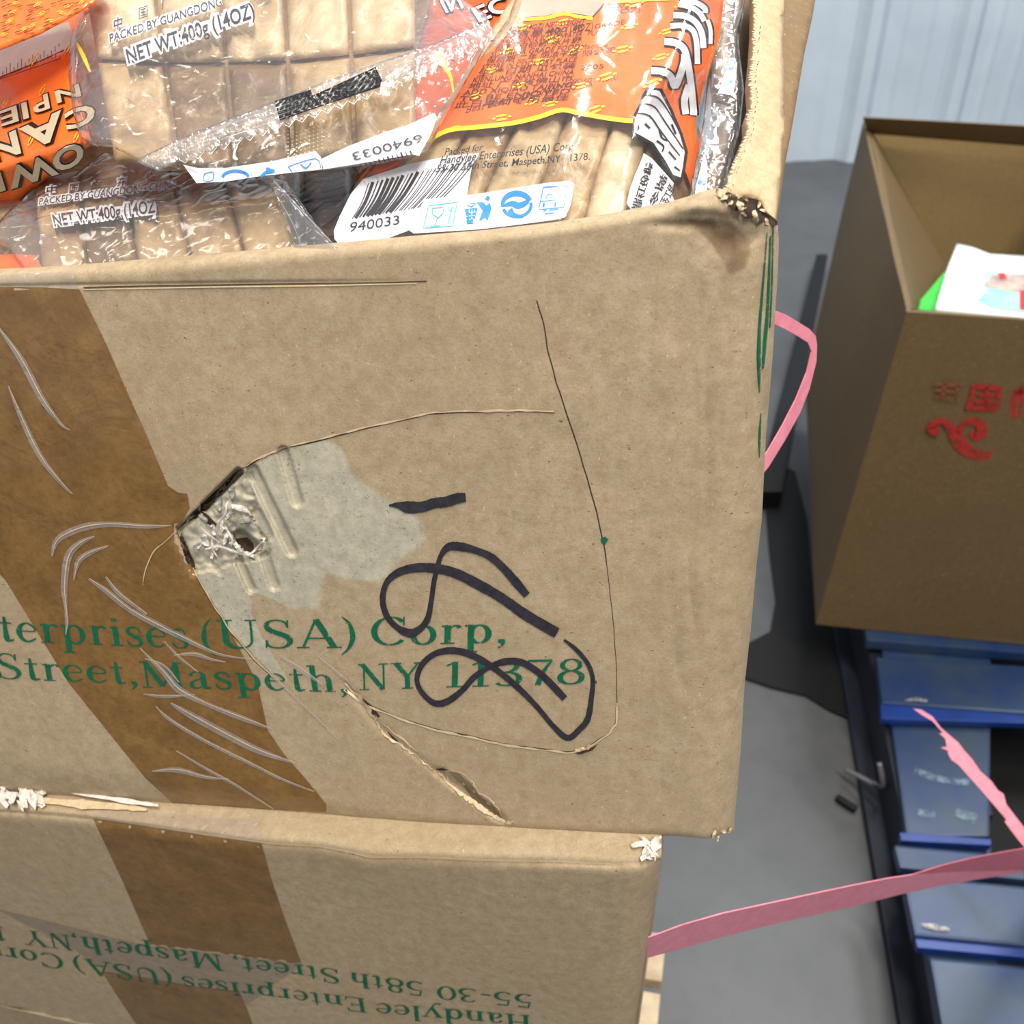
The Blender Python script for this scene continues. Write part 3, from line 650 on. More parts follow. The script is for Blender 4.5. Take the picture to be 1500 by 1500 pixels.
# knife cut lines: dark score plus the lifted paper lip
cut_a = [(350, 688), (385, 668), (415, 656), (470, 643), (540, 625), (600, 612), (627, 605), (660, 603), (700, 602), (760, 601), (812, 603)]
cut_b = [(786, 440), (796, 470), (802, 510), (815, 560), (830, 605), (845, 650), (860, 700), (874, 750), (885, 800), (893, 860), (899, 920), (903, 980), (904, 1030)]
cut_c = [(904, 1030), (902, 1060), (893, 1075), (870, 1090), (850, 1100), (830, 1103), (790, 1098), (740, 1092), (690, 1080), (640, 1070), (600, 1058), (560, 1043), (530, 1030), (505, 1010)]
cut_d = [(260, 778), (285, 838), (310, 882), (340, 928), (372, 965), (400, 992)]
for nm, c, dk, lt, sg in (('a', cut_a, 1.3, 2.6, -1), ('c', cut_c, 1.4, 2.8, 1), ('d', cut_d, 1.2, 1.8, -1)):
    ribbon('cut_or_crease_shade', US, [(x + random.uniform(-.7, .7), y + 1.8 * sg * -1, dk * random.uniform(.5, 1.3)) for x, y in densify(c, 22, False)], M['crevice_shade'], carton, off=.0003, k=3)
    ribbon('cut_lip', US, [(x + random.uniform(-.8, .8), y + random.uniform(-.6, .6), lt * random.uniform(.3, 1.5)) for x, y in densify(c, 16, False)], M['liplight'], carton, off=.0006, k=3)
ribbon('cut_or_crease_shade', US, [(x + random.uniform(-.4, .4), y, 1.5 if y < 820 else .8) for x, y in densify(cut_b, 20, False)], M['crevice_shade'], carton, off=.0003, k=3)
ribbon('cut_or_crease_shade', US, [(x, y, 1.6) for x, y in [(122, 421), (200, 419), (330, 417), (470, 415), (560, 414), (625, 412)]], M['crevice_shade'], carton, off=.0005, k=5)  # dark line painting the shade of the crease under the rim
ribbon('cut_lip', US, [(122, 424, 1.5), (300, 420.5, 2), (480, 418, 2), (610, 415, 1)], M['liplight'], carton, off=.0006, k=5)
scraps('cut_lip', US, [(848, 1099, 8, .0005), (862, 1095, 7, .0008)], M['liplight'], carton)
fan('cut_or_crease_shade', US, [[(842, 1103), (862, 1098), (876, 1090), (868, 1099), (850, 1105)]], M['crevice_shade'], carton, .0012, 5)
# long tear to the bottom
for q_ in ([(636, 1127), (648, 1125), (658, 1128), (646, 1129)], [(530, 1022), (545, 1034), (557, 1050), (550, 1050), (538, 1038)], [(566, 1070), (584, 1086), (578, 1086)]): fan('tear_gap', US, [q_], M['crevice_shade'], carton, 0.0006, 5)
fan('tear_gap', US, [[(656, 1130), (672, 1133), (690, 1148), (700, 1165), (722, 1180), (735, 1198), (728, 1196), (712, 1182), (694, 1172), (678, 1150)]], plain('bared_board', (124, 106, 78), .8, (104, 86, 60)), carton, 0.0004, 5)
ribbons('cut_lip', US, [[(x + random.uniform(-1.6, 1.6), y + random.uniform(-1.6, 1.6), w * random.uniform(.35, 1.35)) for x, y, w in smooth_pts(l, 6)] for l in [[(505, 1002, 2), (530, 1025, 5), (548, 1052, 5), (565, 1078, 4), (598, 1098, 4), (622, 1118, 2), (640, 1130, 2)], [(640, 1130, 2), (655, 1145, 5), (680, 1165, 6), (700, 1180, 7), (722, 1195, 6), (740, 1203, 3)], [(660, 1127, 1), (685, 1138, 2), (700, 1158, 2), (722, 1175, 3), (735, 1195, 2)], [(560, 1060, 1), (590, 1082, 3), (610, 1100, 1)], [(736, 1203, 3), (745, 1205, 3), (752, 1204, 1)]]], M['liplight'], carton, .0008, 2)
# green printed address
serif('printed_address', US, [
 ('Handylee', (-330, 930), (-112, 935), (5, -43)), ('En', (-78, 936), (-10, 941), (6, -43)), ('terprises', (1, 939), (277, 950), (-6, -43)), ('(', (298, 951), (316, 951), (-6, -42)), ('USA', (322, 950), (497, 949), (-4, -42)), (')', (500, 949), (520, 948), (0, -42)),
 ('Corp,', (544, 946), (743, 941), (1, -42)),
 ('55-30 58th', (-330, 985), (-30, 994), (0, -40)), ('Street,', (-2, 994), (204, 1003), (-7, -38)), ('Maspeth,', (209, 1007), (512, 1014), (-6, -38)), ('NY', (526, 1011), (618, 1008), (-1, -38)), ('11378.', (650, 1007), (878, 1001), (1, -38))],
 M['green'], carton, 0.0005, label='dark green serif address print')
fan('printed_address', US, [[(880, 789), (886, 786), (891, 790), (887, 797), (881, 795)]], M['green'], carton, .0005)
# green print wrapping round the corner
ribbons('printed_logo', US, [[(1124, 340, 1), (1121, 380, 2), (1117, 430, 3), (1113, 480, 4), (1112, 530, 5), (1113, 575, 1)], [(1129, 345, 2), (1127, 400, 3), (1125, 450, 4), (1121, 500, 5), (1118, 540, 3)], [(1133, 330, 1.5), (1131, 420, 2), (1128, 480, 2)], [(1115, 605, 1), (1113, 640, 3), (1113, 670, 1)]], M['green'], carton, .0008, label='worn green print stripes at the corner')
# black marker
def z7(l): return [(500 + a / 2.728, 600 + b / 2.728) for a, b in l]
m1 = z7([(190, 383), (225, 382), (270, 390), (325, 388), (370, 374), (420, 368), (460, 355), (497, 350)]); w1 = [1, 6, 13, 11, 11, 11, 11, 9]
m2 = z7([(742, 742), (700, 692), (655, 640), (600, 590), (545, 565), (480, 548), (430, 548), (400, 580), (385, 625), (370, 690), (360, 760), (345, 835), (312, 878), (272, 893), (220, 868), (180, 820), (165, 755), (182, 690), (230, 650), (300, 632), (380, 635), (460, 655), (550, 700), (640, 752), (740, 822), (862, 893)])
w2 = [7, 9, 8, 8, 7, 9, 8, 5, 5, 5, 5, 6, 7, 9, 6, 6, 6, 6, 8, 9, 10, 10, 11, 10, 11, 11]
m3 = z7([(890, 920), (940, 960), (985, 1015), (1005, 1075), (1000, 1150), (985, 1235), (950, 1280), (905, 1312), (850, 1268), (780, 1185), (700, 1105), (620, 1040), (550, 995), (490, 970), (430, 963), (370, 978), (322, 1020), (302, 1078), (322, 1130), (370, 1172), (420, 1168), (480, 1125), (530, 1070), (590, 1030), (650, 1008), (712, 1008), (762, 1032), (820, 1078), (893, 1155)])
w3 = [2, 4, 4, 4, 5, 6, 6, 6, 5, 5, 6, 6, 7, 7, 7, 6, 6, 5, 5, 6, 7, 6, 6, 5, 7, 7, 7, 7, 7]
for m_, w_ in ((m1, w1), (m2, w2), (m3, w3)):
    pts = [(p[0], p[1], w * 1.3 + .9) for p, w in zip(m_, w_)]
    ribbon('marker_stroke', US, pts, M['marker'], carton, off=.0007, k=8, jit=.05)

# ================================================================== LOWER CLOSED CARTON
Uc = curve([(-330, 1150), (0, 1168), (230, 1187), (400, 1192), (600, 1202), (800, 1214), (930, 1222), (1000, 1226)])
Cc = curve([(-330, 1172), (0, 1186), (60, 1190), (135, 1197), (210, 1208), (300, 1222), (400, 1236), (470, 1240), (520, 1250), (540, 1256), (620, 1256), (700, 1260), (820, 1262), (900, 1266), (940, 1264), (960, 1258), (1000, 1250)])
tl = USP.base(0, 1172) - n0 * .004; tr = USP.base(930, 1224) - n0 * .001; hz = Vector((n0.x, n0.y, 0)).normalized()
TS = Surf(tl, tr, tl + hz)
lf = Vector((0, 0, 1)); cl = TS.base(0, Cc(0)); cr = TS.base(900, Cc(900))
R2 = curve([(1200, 972), (1240, 969), (1290, 965), (1330, 957), (1400, 945), (1500, 930), (1700, 905)])
def low_disp(x, y):
    d = 0.0; R = R2(y)
    if x > R - 50:
        t = min(1, (x - R + 50) / 50); d -= .016 * (1 - math.sqrt(max(0, 1 - t * t * .985)))
    Ct = Cc(x)
    if y < Ct + 16:
        t = min(1, (Ct + 16 - y) / 16); d -= .0045 * (1 - math.sqrt(max(0, 1 - t * t * .97)))
    return d + .0012 * nz(x, y, 240, 21) + .0005 * nz(x, y, 60, 23)
LS = Surf(cl + hz * .0, cr + hz * .0, cl - lf, low_disp); LSP = Surf(cl, cr, cl - lf)
LS.n = LS.n
lc = LSP.base(500, 1500)
top_lo = TS.base(500, 1215)
LOWH = 0.36
lcart = thing('closed_carton', (lc.x, lc.y + .13, top_lo.z - LOWH), 'closed brown carton under the open one, printed address upside down', 'box')
c2 = list(np.arange(-330, 900, 9)) + list(np.arange(900, 968, 3.5)) + [968.0]
def lx(c, r): return c if c < 900 else 900 + (c - 900) / 68 * (R2(r) - 900)
rows = []
backdir = -hz
def clampz(p): p.z = max(p.z, lcart.location.z + .003); return p
r0 = [TS.base(lx(c, 1240), Uc(c)) for c in c2]
rows.append([p + backdir * .24 for p in r0]); rows.append([p + backdir * .05 for p in r0]); rows.append(r0)
for t in (.25, .5, .72, .88):
    rows.append([TS.base(lx(c, 1240), lerp(Uc(c), Cc(c), t)) + Vector((0, 0, .0006 * nz(c, t * 40, 50, 2) - .0018 * (t > .8))) for c in c2])
for r in [1, 4, 8, 12, 17]: rows.append([LS.at(lx(c, 1260 + r), Cc(lx(c, 1260)) + r) for c in c2])
for y in list(np.arange(1290, 1530, 8)) : rows.append([clampz(LS.at(lx(c, y), y)) for c in c2])
bot = rows[-1]; zb = lcart.location.z
rows.append([Vector((p.x, p.y, zb)) for p in bot])
lp = grid_mesh('front_panel', rows, M['card'], lcart)

RB = Vector((bot[-1].x, bot[-1].y, zb)); LB = Vector((bot[0].x, bot[0].y, zb))
slab('side_panel', [r0[-1] - Vector((0, 0, .003)) + backdir * .004, rows[0][-1] - Vector((0, 0, .003)), rows[0][-1] * 1 + Vector((0, 0, zb - rows[0][-1].z)), RB + backdir * .02], .004, M['card_plain'], lcart, -rightv)
slab('side_panel', [r0[0] - Vector((0, 0, .003)), rows[0][0] - Vector((0, 0, .003)), rows[0][0] + Vector((0, 0, zb - rows[0][0].z)), LB + backdir * .02], .004, M['card_plain'], lcart, rightv)
slab('back_panel', [rows[0][0], rows[0][-1], rows[0][-1] + Vector((0, 0, zb - rows[0][-1].z)), rows[0][0] + Vector((0, 0, zb - rows[0][0].z))], .004, M['card_plain'], lcart, backdir)
# tape of the lower carton
patch('packing_tape', LS, [(136, 1199), (210, 1210), (300, 1224), (383, 1236), (398, 1290), (415, 1340), (441, 1410)] + [(x, 1411 - (441 - x) * .125 + random.uniform(-2, 2)) for x in range(434, 222, -6)] + [(220, 1384), (180, 1292)], M['tape'], lcart, .0003, 7, label='glossy brown packing tape')
patch('packing_tape', LS, [(148, 1422), (200, 1430), (280, 1444), (350, 1452), (362, 1478), (375, 1515), (210, 1515), (180, 1472)], M['tape'], lcart, .0003, 7)
patch('packing_tape', LS, [(218, 1386), (444, 1412), (362, 1472), (340, 1449), (240, 1438), (150, 1420), (100, 1385), (-40, 1315), (-40, 1322)], M['film_thin'], lcart, .0003, 8, label='clear tape over the address')
TPS = Surf(tl, tr, tl + hz, lambda x, y: .0004 + .0006 * nz(x, y, 22, 6))
patch('packing_tape', TPS, [(134, 1188), (240, 1190), (380, 1200), (384, 1231), (300, 1219), (210, 1206), (138, 1196)], M['film_strong'], lcart, .0022, 5, label='clear tape end on the top edge')
up2 = (1.5, 22)
serif('printed_address', LS, [
 ('55-30', (780, 1458), (640, 1444), (1, 20)), ('58th', (620, 1440), (512, 1424), (2, 21)), ('Street,', (494, 1420), (339, 1402), (4, 22)), ('Maspeth,', (322, 1399), (102, 1370), (6, 24)), ('NY', (101, 1371), (33, 1362), (6, 22)), ('11378.', (5, 1358), (-120, 1340), (6, 22)),
 ('Handylee', (776, 1488), (550, 1469), (2, 22)), ('Enterprises', (534, 1463), (265, 1430), (4, 21)), ('(USA)', (248, 1424), (105, 1402), (6, 22)), ('Corp,', (88, 1399), (-40, 1380), (6, 22))],
 M['green'], lcart, .0006, label='dark green serif address print, upside down')
# torn white liner along the back of the top edge and at the corner
TT = Surf(tl, tr, tl + hz)
scraps('torn_scrap', TT, [(15, 1165, 18, .004), (45, 1164, 18, .005), (2, 1172, 14, .004), (60, 1172, 14, .003), (34, 1172, 16, .004), (8, 1160, 12, .004), (20, 1168, 10, .006), (36, 1160, 13, .006), (50, 1168, 12, .005), (60, 1160, 8, .004), (2, 1150, 9, .006), (30, 1178, 9, .004), (52, 1178, 7, .003)], M['white_paper'], lcart, label='white crumpled torn liner')
scraps('torn_scrap', TT, [(936, 1236, 14, .003), (952, 1242, 16, .003), (960, 1236, 14, .004), (946, 1252, 13, .002), (936, 1236, 9, .003), (946, 1232, 9, .004), (956, 1236, 9, .004), (962, 1228, 7, .004), (944, 1246, 9, .003), (956, 1248, 9, .003), (966, 1240, 6, .003), (950, 1256, 8, .002), (960, 1256, 6, .002)], M['white_paper'], lcart, label='white frayed corner')
ribbon('torn_scrap', TT, [(30, 1155, 3), (90, 1158, 4), (140, 1166, 5), (190, 1174, 6), (232, 1180, 3)], M['white_paper'], lcart, off=.004, k=6, jit=.4)
ribbon('torn_scrap', TT, [(60, 1172, 8), (120, 1178, 12), (180, 1182, 10), (215, 1186, 4)], M['liplight'], lcart, off=.002, k=6, jit=.3)

# stack support: a further carton (below the picture) and its pale pallet, whose board ends show
z3 = lcart.location.z
fl_, frt = Vector((LB.x, LB.y, 0)), Vector((RB.x, RB.y, 0)); sd = (frt - fl_).normalized(); bk = backdir
u3 = thing('closed_carton', ((fl_.x + frt.x) / 2, (fl_.y + frt.y) / 2 + .12, .14), 'plain brown carton at the foot of the stack, resting on pale pallet boards', 'box')
def box3(name, o, ex, ey, h, mat, parent, bev=.003, label=None):
    return slab(name, [o + Vector((0, 0, h)), o + ex + Vector((0, 0, h)), o + ex + ey + Vector((0, 0, h)), o + ey + Vector((0, 0, h))], h, mat, parent, bevel=bev, label=label)
o3 = Vector((fl_.x, fl_.y, .14)) + sd * .02 + bk * .02; L3 = (frt - fl_).length - .05
box3('body', o3, sd * L3, bk * .2, z3 - .14, M['card_plain'], u3, .004)
wp = thing('wooden_pallet', (o3.x, o3.y, 0), 'pale wooden pallet under the carton stack, board ends peeping out', 'pallet')
pe = pt(948, 1450, 1); pe = CAM + (pe - CAM) * ((CAMH - .13) / (CAM.z - pe.z))        # where the visible board end lies
ext = (pe - o3).dot(sd) + .012
for i in range(5):
    box3('plank', Vector((o3.x, o3.y, .118)) + sd * (-.05) + bk * (-.04 + i * .075 + (0.0)), sd * (ext + .05), bk * .06, .022, M['wood'], wp, .002)
for i in range(3):
    box3('stringer', Vector((o3.x, o3.y, .0)) + sd * (-.04 + i * (ext - .0) / 2.2) + bk * -.04, sd * .05, bk * .37, .117, M['wood'], wp, .002)

# ================================================================== SUGAR PACKS
GRP = 'brown sugar packs in the open carton'
def wr(sc, amp, seed, big=.0015):
    return lambda x, y: big * nz(x, y, sc * 3, seed) + .62 * (amp * (abs(nz(x, y, sc, seed + 1)) * -1.4 + .3) + amp * .35 * nz(x, y, sc * .4, seed + 2))
# ---- D: orange pack on the right
edgeD = curve([(-80, 1040), (0, 1024), (35, 1012), (65, 1003), (105, 984), (130, 965), (160, 948), (230, 928), (330, 912)])
def dD(x, y):
    e = x - edgeD(y); s = max(0, e + 6)
    d = -0.00036 * s
    d += wr(34, .0011, 31)(x, y)
    d += .0013 * math.exp(-((x - curve([(-50, 900), (100, 850), (175, 822), (330, 790)])(y)) / 22) ** 2) - .0012 * math.exp(-((x - curve([(-50, 800), (150, 760), (330, 700)])(y)) / 30) ** 2)
    return d
DS = Surf((700, 345, .408), (925, 325, .400), (880, -20, .478), dD)
pk = thing('sugar_pack', DS.at(750, 350), 'orange-banded sugar pack with blue recycling icons, beside the torn corner', 'food pack', GRP)
dfilm = [(488, 372), (488, 345), (498, 318), (520, 270), (548, 232), (600, 218), (626, 205), (660, 150), (700, 90), (745, 25), (765, -30), (900, -45), (1060, -45), (1062, 20), (1052, 62), (1040, 100), (1028, 150), (1022, 185), (1036, 220), (1032, 262), (1018, 300), (1000, 335), (900, 350), (700, 372)]
# five bars of sugar side by side
bar_b = [(500, 392), (585, 388), (672, 382), (758, 376), (845, 368), (915, 352)]
bar_t = [(765, -30), (805, -38), (850, -40), (905, -42), (960, -42), (1015, -42)]
for i in range(5):
    a, b, c, d = bar_b[i], bar_b[i + 1], bar_t[i + 1], bar_t[i]
    solid('sugar_bar', DS, [(a[0] + 1, a[1]), (b[0] - 1, b[1]), (lerp(b[0], c[0], .25) - 5, lerp(b[1], c[1], .25)), (lerp(b[0], c[0], .5) - 1, lerp(b[1], c[1], .5)), (c[0] - 1, c[1]), (d[0] + 1, d[1]), (lerp(a[0], d[0], .5) + 1, lerp(a[1], d[1], .5)), (lerp(a[0], d[0], .25) - 3, lerp(a[1], d[1], .25))], M['sugar'] if i % 2 else M['sugar_pale'], pk, -.0045, 7, .018, 9, .003, relief=lambda x, y: .003 * nz(x, y, 36, 40) + .0012 * nz(x, y, 12, 41))
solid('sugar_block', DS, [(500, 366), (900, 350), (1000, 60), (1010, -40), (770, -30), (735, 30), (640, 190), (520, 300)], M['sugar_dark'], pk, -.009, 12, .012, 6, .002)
solid('sugar_bar', DS, [(918, 352), (1000, 332), (1022, 290), (1022, 215), (1010, 165), (1035, 90), (1045, 0), (1030, -20), (1010, 60), (970, 145), (935, 240)], M['sugar_dark'], pk, -.004, 9, .012, 10, .004)
yb = [(626, 206), (656, 190), (700, 185), (752, 179), (790, 170), (822, 160), (850, 165), (890, 172), (925, 176), (942, 172)]
yt = [(1004, 0 - 4), (960, -3), (890, 4), (868, 27), (845, 24), (826, 20), (800, 26), (757, 29)]
side = [(942, 172), (958, 168), (985, 200), (1000, 240), (1012, 272), (1018, 250), (1024, 215), (1018, 180), (1030, 130), (1042, 92), (1054, 55), (1060, 5), (1055, -20), (1020, -30)]
patch('orange_band', DS, yb + side + yt + [(742, 52), (700, 92), (662, 148)], M['orange'], pk, .0003, 8, label='orange printed band')
ribbon('yellow_border', DS, [(x, y + 1) for x, y in yb], M['yellow'], pk, 6.5, .0006, 4)
ribbon('yellow_border', DS, [(757, 29), (800, 26), (826, 20), (845, 24), (868, 27)], M['yellow'], pk, 5, .0006, 4)
ribbon('yellow_border', DS, [(885, 4), (930, 0), (980, -2)], M['yellow'], pk, 5, .0006, 4)
patch('clear_panel', DS, [(757, 26), (800, 23), (826, 17), (868, 24), (888, 0), (890, -30), (775, -30)], M['greyprint'], pk, .0003, 9, label='grey unprinted patch of wrapper')
# gold nut motifs
def nut(x, y, s, a):
    out = []; ca, sa = math.cos(a), math.sin(a)
    for (ex, ey, L, w) in ((-.0, -3.2, 9, 3.2), (0, 3.2, 9, 3.2), (-13, 0, 3, 3), (13, 0, 3, 3)):
        p = [(ex - L, ey, w * .4), (ex - L * .4, ey, w), (ex + L * .4, ey, w), (ex + L, ey, w * .4)]
        out.append([((u * ca - v * sa) * s + x, (u * sa + v * ca) * s + y, w_ * s) for u, v, w_ in p])
    return out
nuts = []
for x, y in [(668, 188), (735, 172), (806, 152), (872, 160), (698, 140), (762, 125), (720, 103), (790, 90), (745, 74), (806, 58), (764, 40), (826, 32), (912, 72), (922, 38), (888, 112), (968, 83), (956, 122), (976, 46), (930, 5), (1000, 8), (850, 125), (842, 74), (780, 148)]:
    nuts += nut(x, y, random.uniform(.75, 1.0), -.25 + random.uniform(-.2, .1))
ribbons('gold_motif', DS, nuts, M['yellow'], pk, .0006, 2, label='yellow nut motifs')
# rows of fine print
for i in range(13):
    y = 46 + i * 9.3; x0 = 752 - i * 6.6 - 8; x1 = 856 - i * 2 ; s = ['400g (14OZ) NET WEIGHT', '净含量 400 克', 'INGREDIENTS SUGAR WATER', '配料 白砂糖 冰片糖', 'SUPERIOR GRADE FOOD', '保质期 二年 阴凉干燥', 'STORE IN COOL DRY PLACE', '生产日期 见包装', 'KIENLUNG NANHAI CHINA', '地址 广东省佛山市', 'ADD XIQIAO TAIPING', 'TO BE ENJOYED', '此日期前食用最佳'][i]
    text('fine_print', DS, s, [(x0, y), (x1, y - 12), (x1 + 3, y - 19.5), (x0 + 3, y - 7.5)], M['brownink'], pk, .0007, bold=.01)
text('fine_print', DS, 'Best Before(DD/MM/YY)', [(680, 166), (845, 128), (849, 116), (683, 156)], M['brownink'], pk, .0005, shear=.2)
text('fine_print', DS, '400g (14OZ)', [(798, 52), (868, 44), (870, 32), (800, 41)], M['brownink'], pk, .0005)
for s, x0, y0, x1, y1 in (('Water', 898, 14, 942, 10), ('(14OZ)', 884, 22, 938, 17), ('GRADE', 870, 42, 915, 35), ('PLACE', 860, 52, 890, 49), ('2005', 850, 102, 884, 100), ('XIQIAO NANHAI', 836, 122, 904, 118), ('CHINA', 836, 132, 868, 126), ('Machine', 850, 72, 890, 68), ('限公司', 852, 82, 900, 76)):
    text('fine_print', DS, s, [(x0, y0), (x1, y1), (x1 + 1, y1 - 7), (x0 + 1, y0 - 7)], M['brownink'], pk, .0005)
# address on the clear part
for s, q in (('Packed for', [(650, 228), (707, 220), (709, 210), (652, 217)]), ('Handylee Enterprises (USA) Corp.', [(643, 240), (842, 219), (843, 206), (646, 228)]), ('55-30 58th Street, Maspeth,NY 11378.', [(637, 252), (864, 234), (863, 223), (640, 241)])):
    text('fine_print', DS, s, q, M['black'], pk, .0013, shear=.12, bold=.008)
# big white characters with black outline wrapping over the edge
def big(lines, ow=5.5):
    ribbons('big_character', DS, [[(x, y, w + ow) for x, y, w in l] for l in lines], M['black'], pk, .0007, 5)
    ribbons('big_character', DS, lines, M['white'], pk, .001, 5, label='white outlined brush characters')
def zc(l, w): return [(900 + a / 6.82, b / 6.82, w if len(t) == 0 else t[0]) for a, b, *t in l]
big([zc([(640, 40), (760, 70), (850, 130), (900, 210)], 8), zc([(590, 150), (700, 160), (800, 210), (870, 320), (890, 480)], 9), zc([(560, 260), (680, 255), (780, 300), (820, 420), (830, 640)], 8), zc([(660, -10), (800, 20), (900, 80), (905, 130)], 8), zc([(930, 200), (960, 300), (960, 440)], 6)])
big([zc([(500, 415), (600, 425), (680, 470), (720, 560), (760, 800), (790, 1090), (790, 1150)], 10), zc([(370, 705), (480, 715), (560, 760), (610, 860), (690, 640), (700, 540)], 10), zc([(745, 850), (700, 1000), (715, 1140)], 10)])
fan('big_character', DS, [[(925, 196), (928, 168), (935, 155), (940, 140), (948, 127), (970, 130), (985, 160), (1000, 196), (1008, 222), (1004, 248), (998, 268), (985, 262), (972, 240), (955, 212)]], M['black'], pk, .0007, 6)
fan('big_character', DS, [[(929, 193), (931, 172), (938, 157), (943, 144), (951, 131), (966, 133), (981, 162), (996, 198), (1003, 223), (1000, 245), (997, 260), (986, 256), (975, 236), (957, 209)]], M['white'], pk, .001, 6)
ribbons('character_line', DS, [[(934, 166, 1.5), (952, 170, 2), (968, 192, 2), (996, 228, 1.5)], [(938, 151, 1.5), (958, 156, 2), (974, 178, 2), (1001, 218, 1.5)], [(944, 139, 1.5), (964, 143, 2), (980, 164, 1.5), (994, 190, 1)], [(945, 181, 3), (952, 188, 3)], [(966, 190, 3), (970, 202, 2.5), (978, 206, 2)], [(962, 206, 3), (972, 214, 2.5), (970, 222, 2)], [(980, 222, 2.5), (990, 234, 2.5)], [(984, 182, 3), (990, 196, 3)], [(988, 244, 2.5), (996, 250, 2)]], M['black'], pk, .0013, 4)
# small white label on the side
patch('side_label', DS, [(943, 224), (955, 232), (975, 254), (987, 268), (984, 285), (992, 302), (975, 308), (958, 303), (942, 310), (925, 308), (918, 298), (922, 278), (930, 256), (938, 238)], M['white'], pk, .0007, 6, label='small white label')
for s, q in (('鼎红砂糖', [(926, 306), (948, 236), (956, 240), (936, 309)]), ('金牌', [(948, 300), (970, 254), (978, 260), (957, 303)]), ('安全工程', [(962, 306), (982, 268), (988, 276), (974, 307)])):
    text('fine_print', DS, s, q, M['black'], pk, .001, bold=.012)
# barcode label, lower left
patch('barcode_label', DS, [(490, 350), (489, 338), (498, 316), (514, 284), (532, 262), (600, 240), (660, 228), (702, 224), (690, 250), (684, 285), (700, 290), (640, 325), (592, 340), (560, 352), (500, 362)], M['white'], pk, .0007, 7, label='white barcode label')
bars = []
rb = random.Random(3); x = 0.0
while x < 1:
    w = rb.choice([1, 1, 1.5, 2.5, 4]); x0 = x
    a = (lerp(540, 700, x), lerp(268, 232, x)); b = (lerp(518, 640, x), lerp(320, 300, x))
    m = (lerp(a[0], b[0], .55) + 2, lerp(a[1], b[1], .55)); ww = w * 1.15 if x < .5 else min(w, 1.2)
    bars.append([(a[0], a[1], ww), (m[0], m[1], ww), (b[0] - 2, b[1], ww)]); x += (w + rb.choice([2.2, 3, 4])) / 130
ribbons('barcode', DS, bars, M['black'], pk, .001, 4)
text('fine_print', DS, '940033', [(510, 340), (585, 328), (585, 314), (513, 325)], M['black'], pk, .0011)
patch('icon_label', DS, [(606, 342), (596, 335), (612, 310), (622, 292), (700, 284), (800, 268), (836, 265), (841, 270), (836, 300), (828, 318), (812, 322), (760, 329), (700, 336)], M['white'], pk, .0012, 7, label='white strip with blue icons')
def loop(x0, y0, x1, y1, sk, w): return [(x0 + sk, y0, w), (x1 + sk, y0 - 5, w), (x1, y1 - 5, w), (x0, y1, w), (x0 + sk, y0, w)]
def polyl(name, lines, mat): ribbons(name, DS, [[(p[0], p[1], w) for p in densify(l, 6, False)] for l, w in lines], mat, pk, .0015, 1)
polyl('printed_icon', [([(628, 301), (670, 296), (663, 331), (620, 334), (628, 301)], 1.4), ([(633, 305), (650, 303), (649, 312), (642, 319), (634, 314), (633, 305)], 1.4), ([(641, 319), (637, 330)], 1.4), ([(630, 332), (645, 330)], 1.4), ([(663, 302), (656, 328)], 1.6), ([(657, 302), (657, 308), (663, 309)], 1.2)], M['teal'])
fan('printed_icon', DS, [[(681, 306), (700, 304), (694, 327), (684, 328)], [(712, 301), (718, 297), (720, 306), (716, 318), (714, 324), (711, 318), (704, 323), (702, 322), (707, 308), (698, 296), (708, 296)], [(710, 292), (714, 286), (718, 289), (716, 294)]], M['blue'], pk, .0015, 5, label='blue litter bin figure')
polyl('printed_icon', [([(684, 300), (690, 303), (698, 298), (688, 297)], 1.3)], M['blue'])
polyl('printed_icon', [([(683 + 4.2 * i, 307), (685.5 + 2.6 * i, 327)], .9) for i in range(1, 4)] + [([(681, 307 + 5 * i), (698 - i, 305.5 + 5 * i)], .9) for i in range(1, 4)], M['white'])
ring_pts = [(757 + 21 * math.cos(a), 300 - 17 * math.sin(a) + 0, 5 + 3 * math.sin(a * 1)) for a in np.linspace(.4, 3.3, 12)]
ribbons('printed_icon', DS, [ring_pts, [(757 + 21 * math.cos(a), 300 - 17 * math.sin(a), 4.5) for a in np.linspace(3.5, 6.5, 12)], [(738, 301, 3), (750, 298, 8), (760, 301, 9), (770, 297, 7), (776, 292, 2)], [(752, 308, 8), (746, 312, 7), (760, 316, 4)]], M['blue'], pk, .0015, 3, label='blue recycling arrows')
polyl('printed_icon', [([(796, 274), (831, 272), (826, 303), (789, 307), (796, 274)], 1.5), ([(792, 295), (828, 291)], 1.2), ([(800, 291), (802, 285), (811, 284), (810, 291)], 1.2), ([(822, 276), (826, 280)], 1.3), ([(797, 297), (796, 303)], 3), ([(814, 296), (813, 302)], 3), ([(796, 309), (818, 306)], 2), ([(798, 313), (814, 311)], 2)], M['blue'])
solid('film_wrapper', DS, dfilm, M['film'], pk, .0022, 6, .023, 12, .004, label='clear crinkled film wrapper')

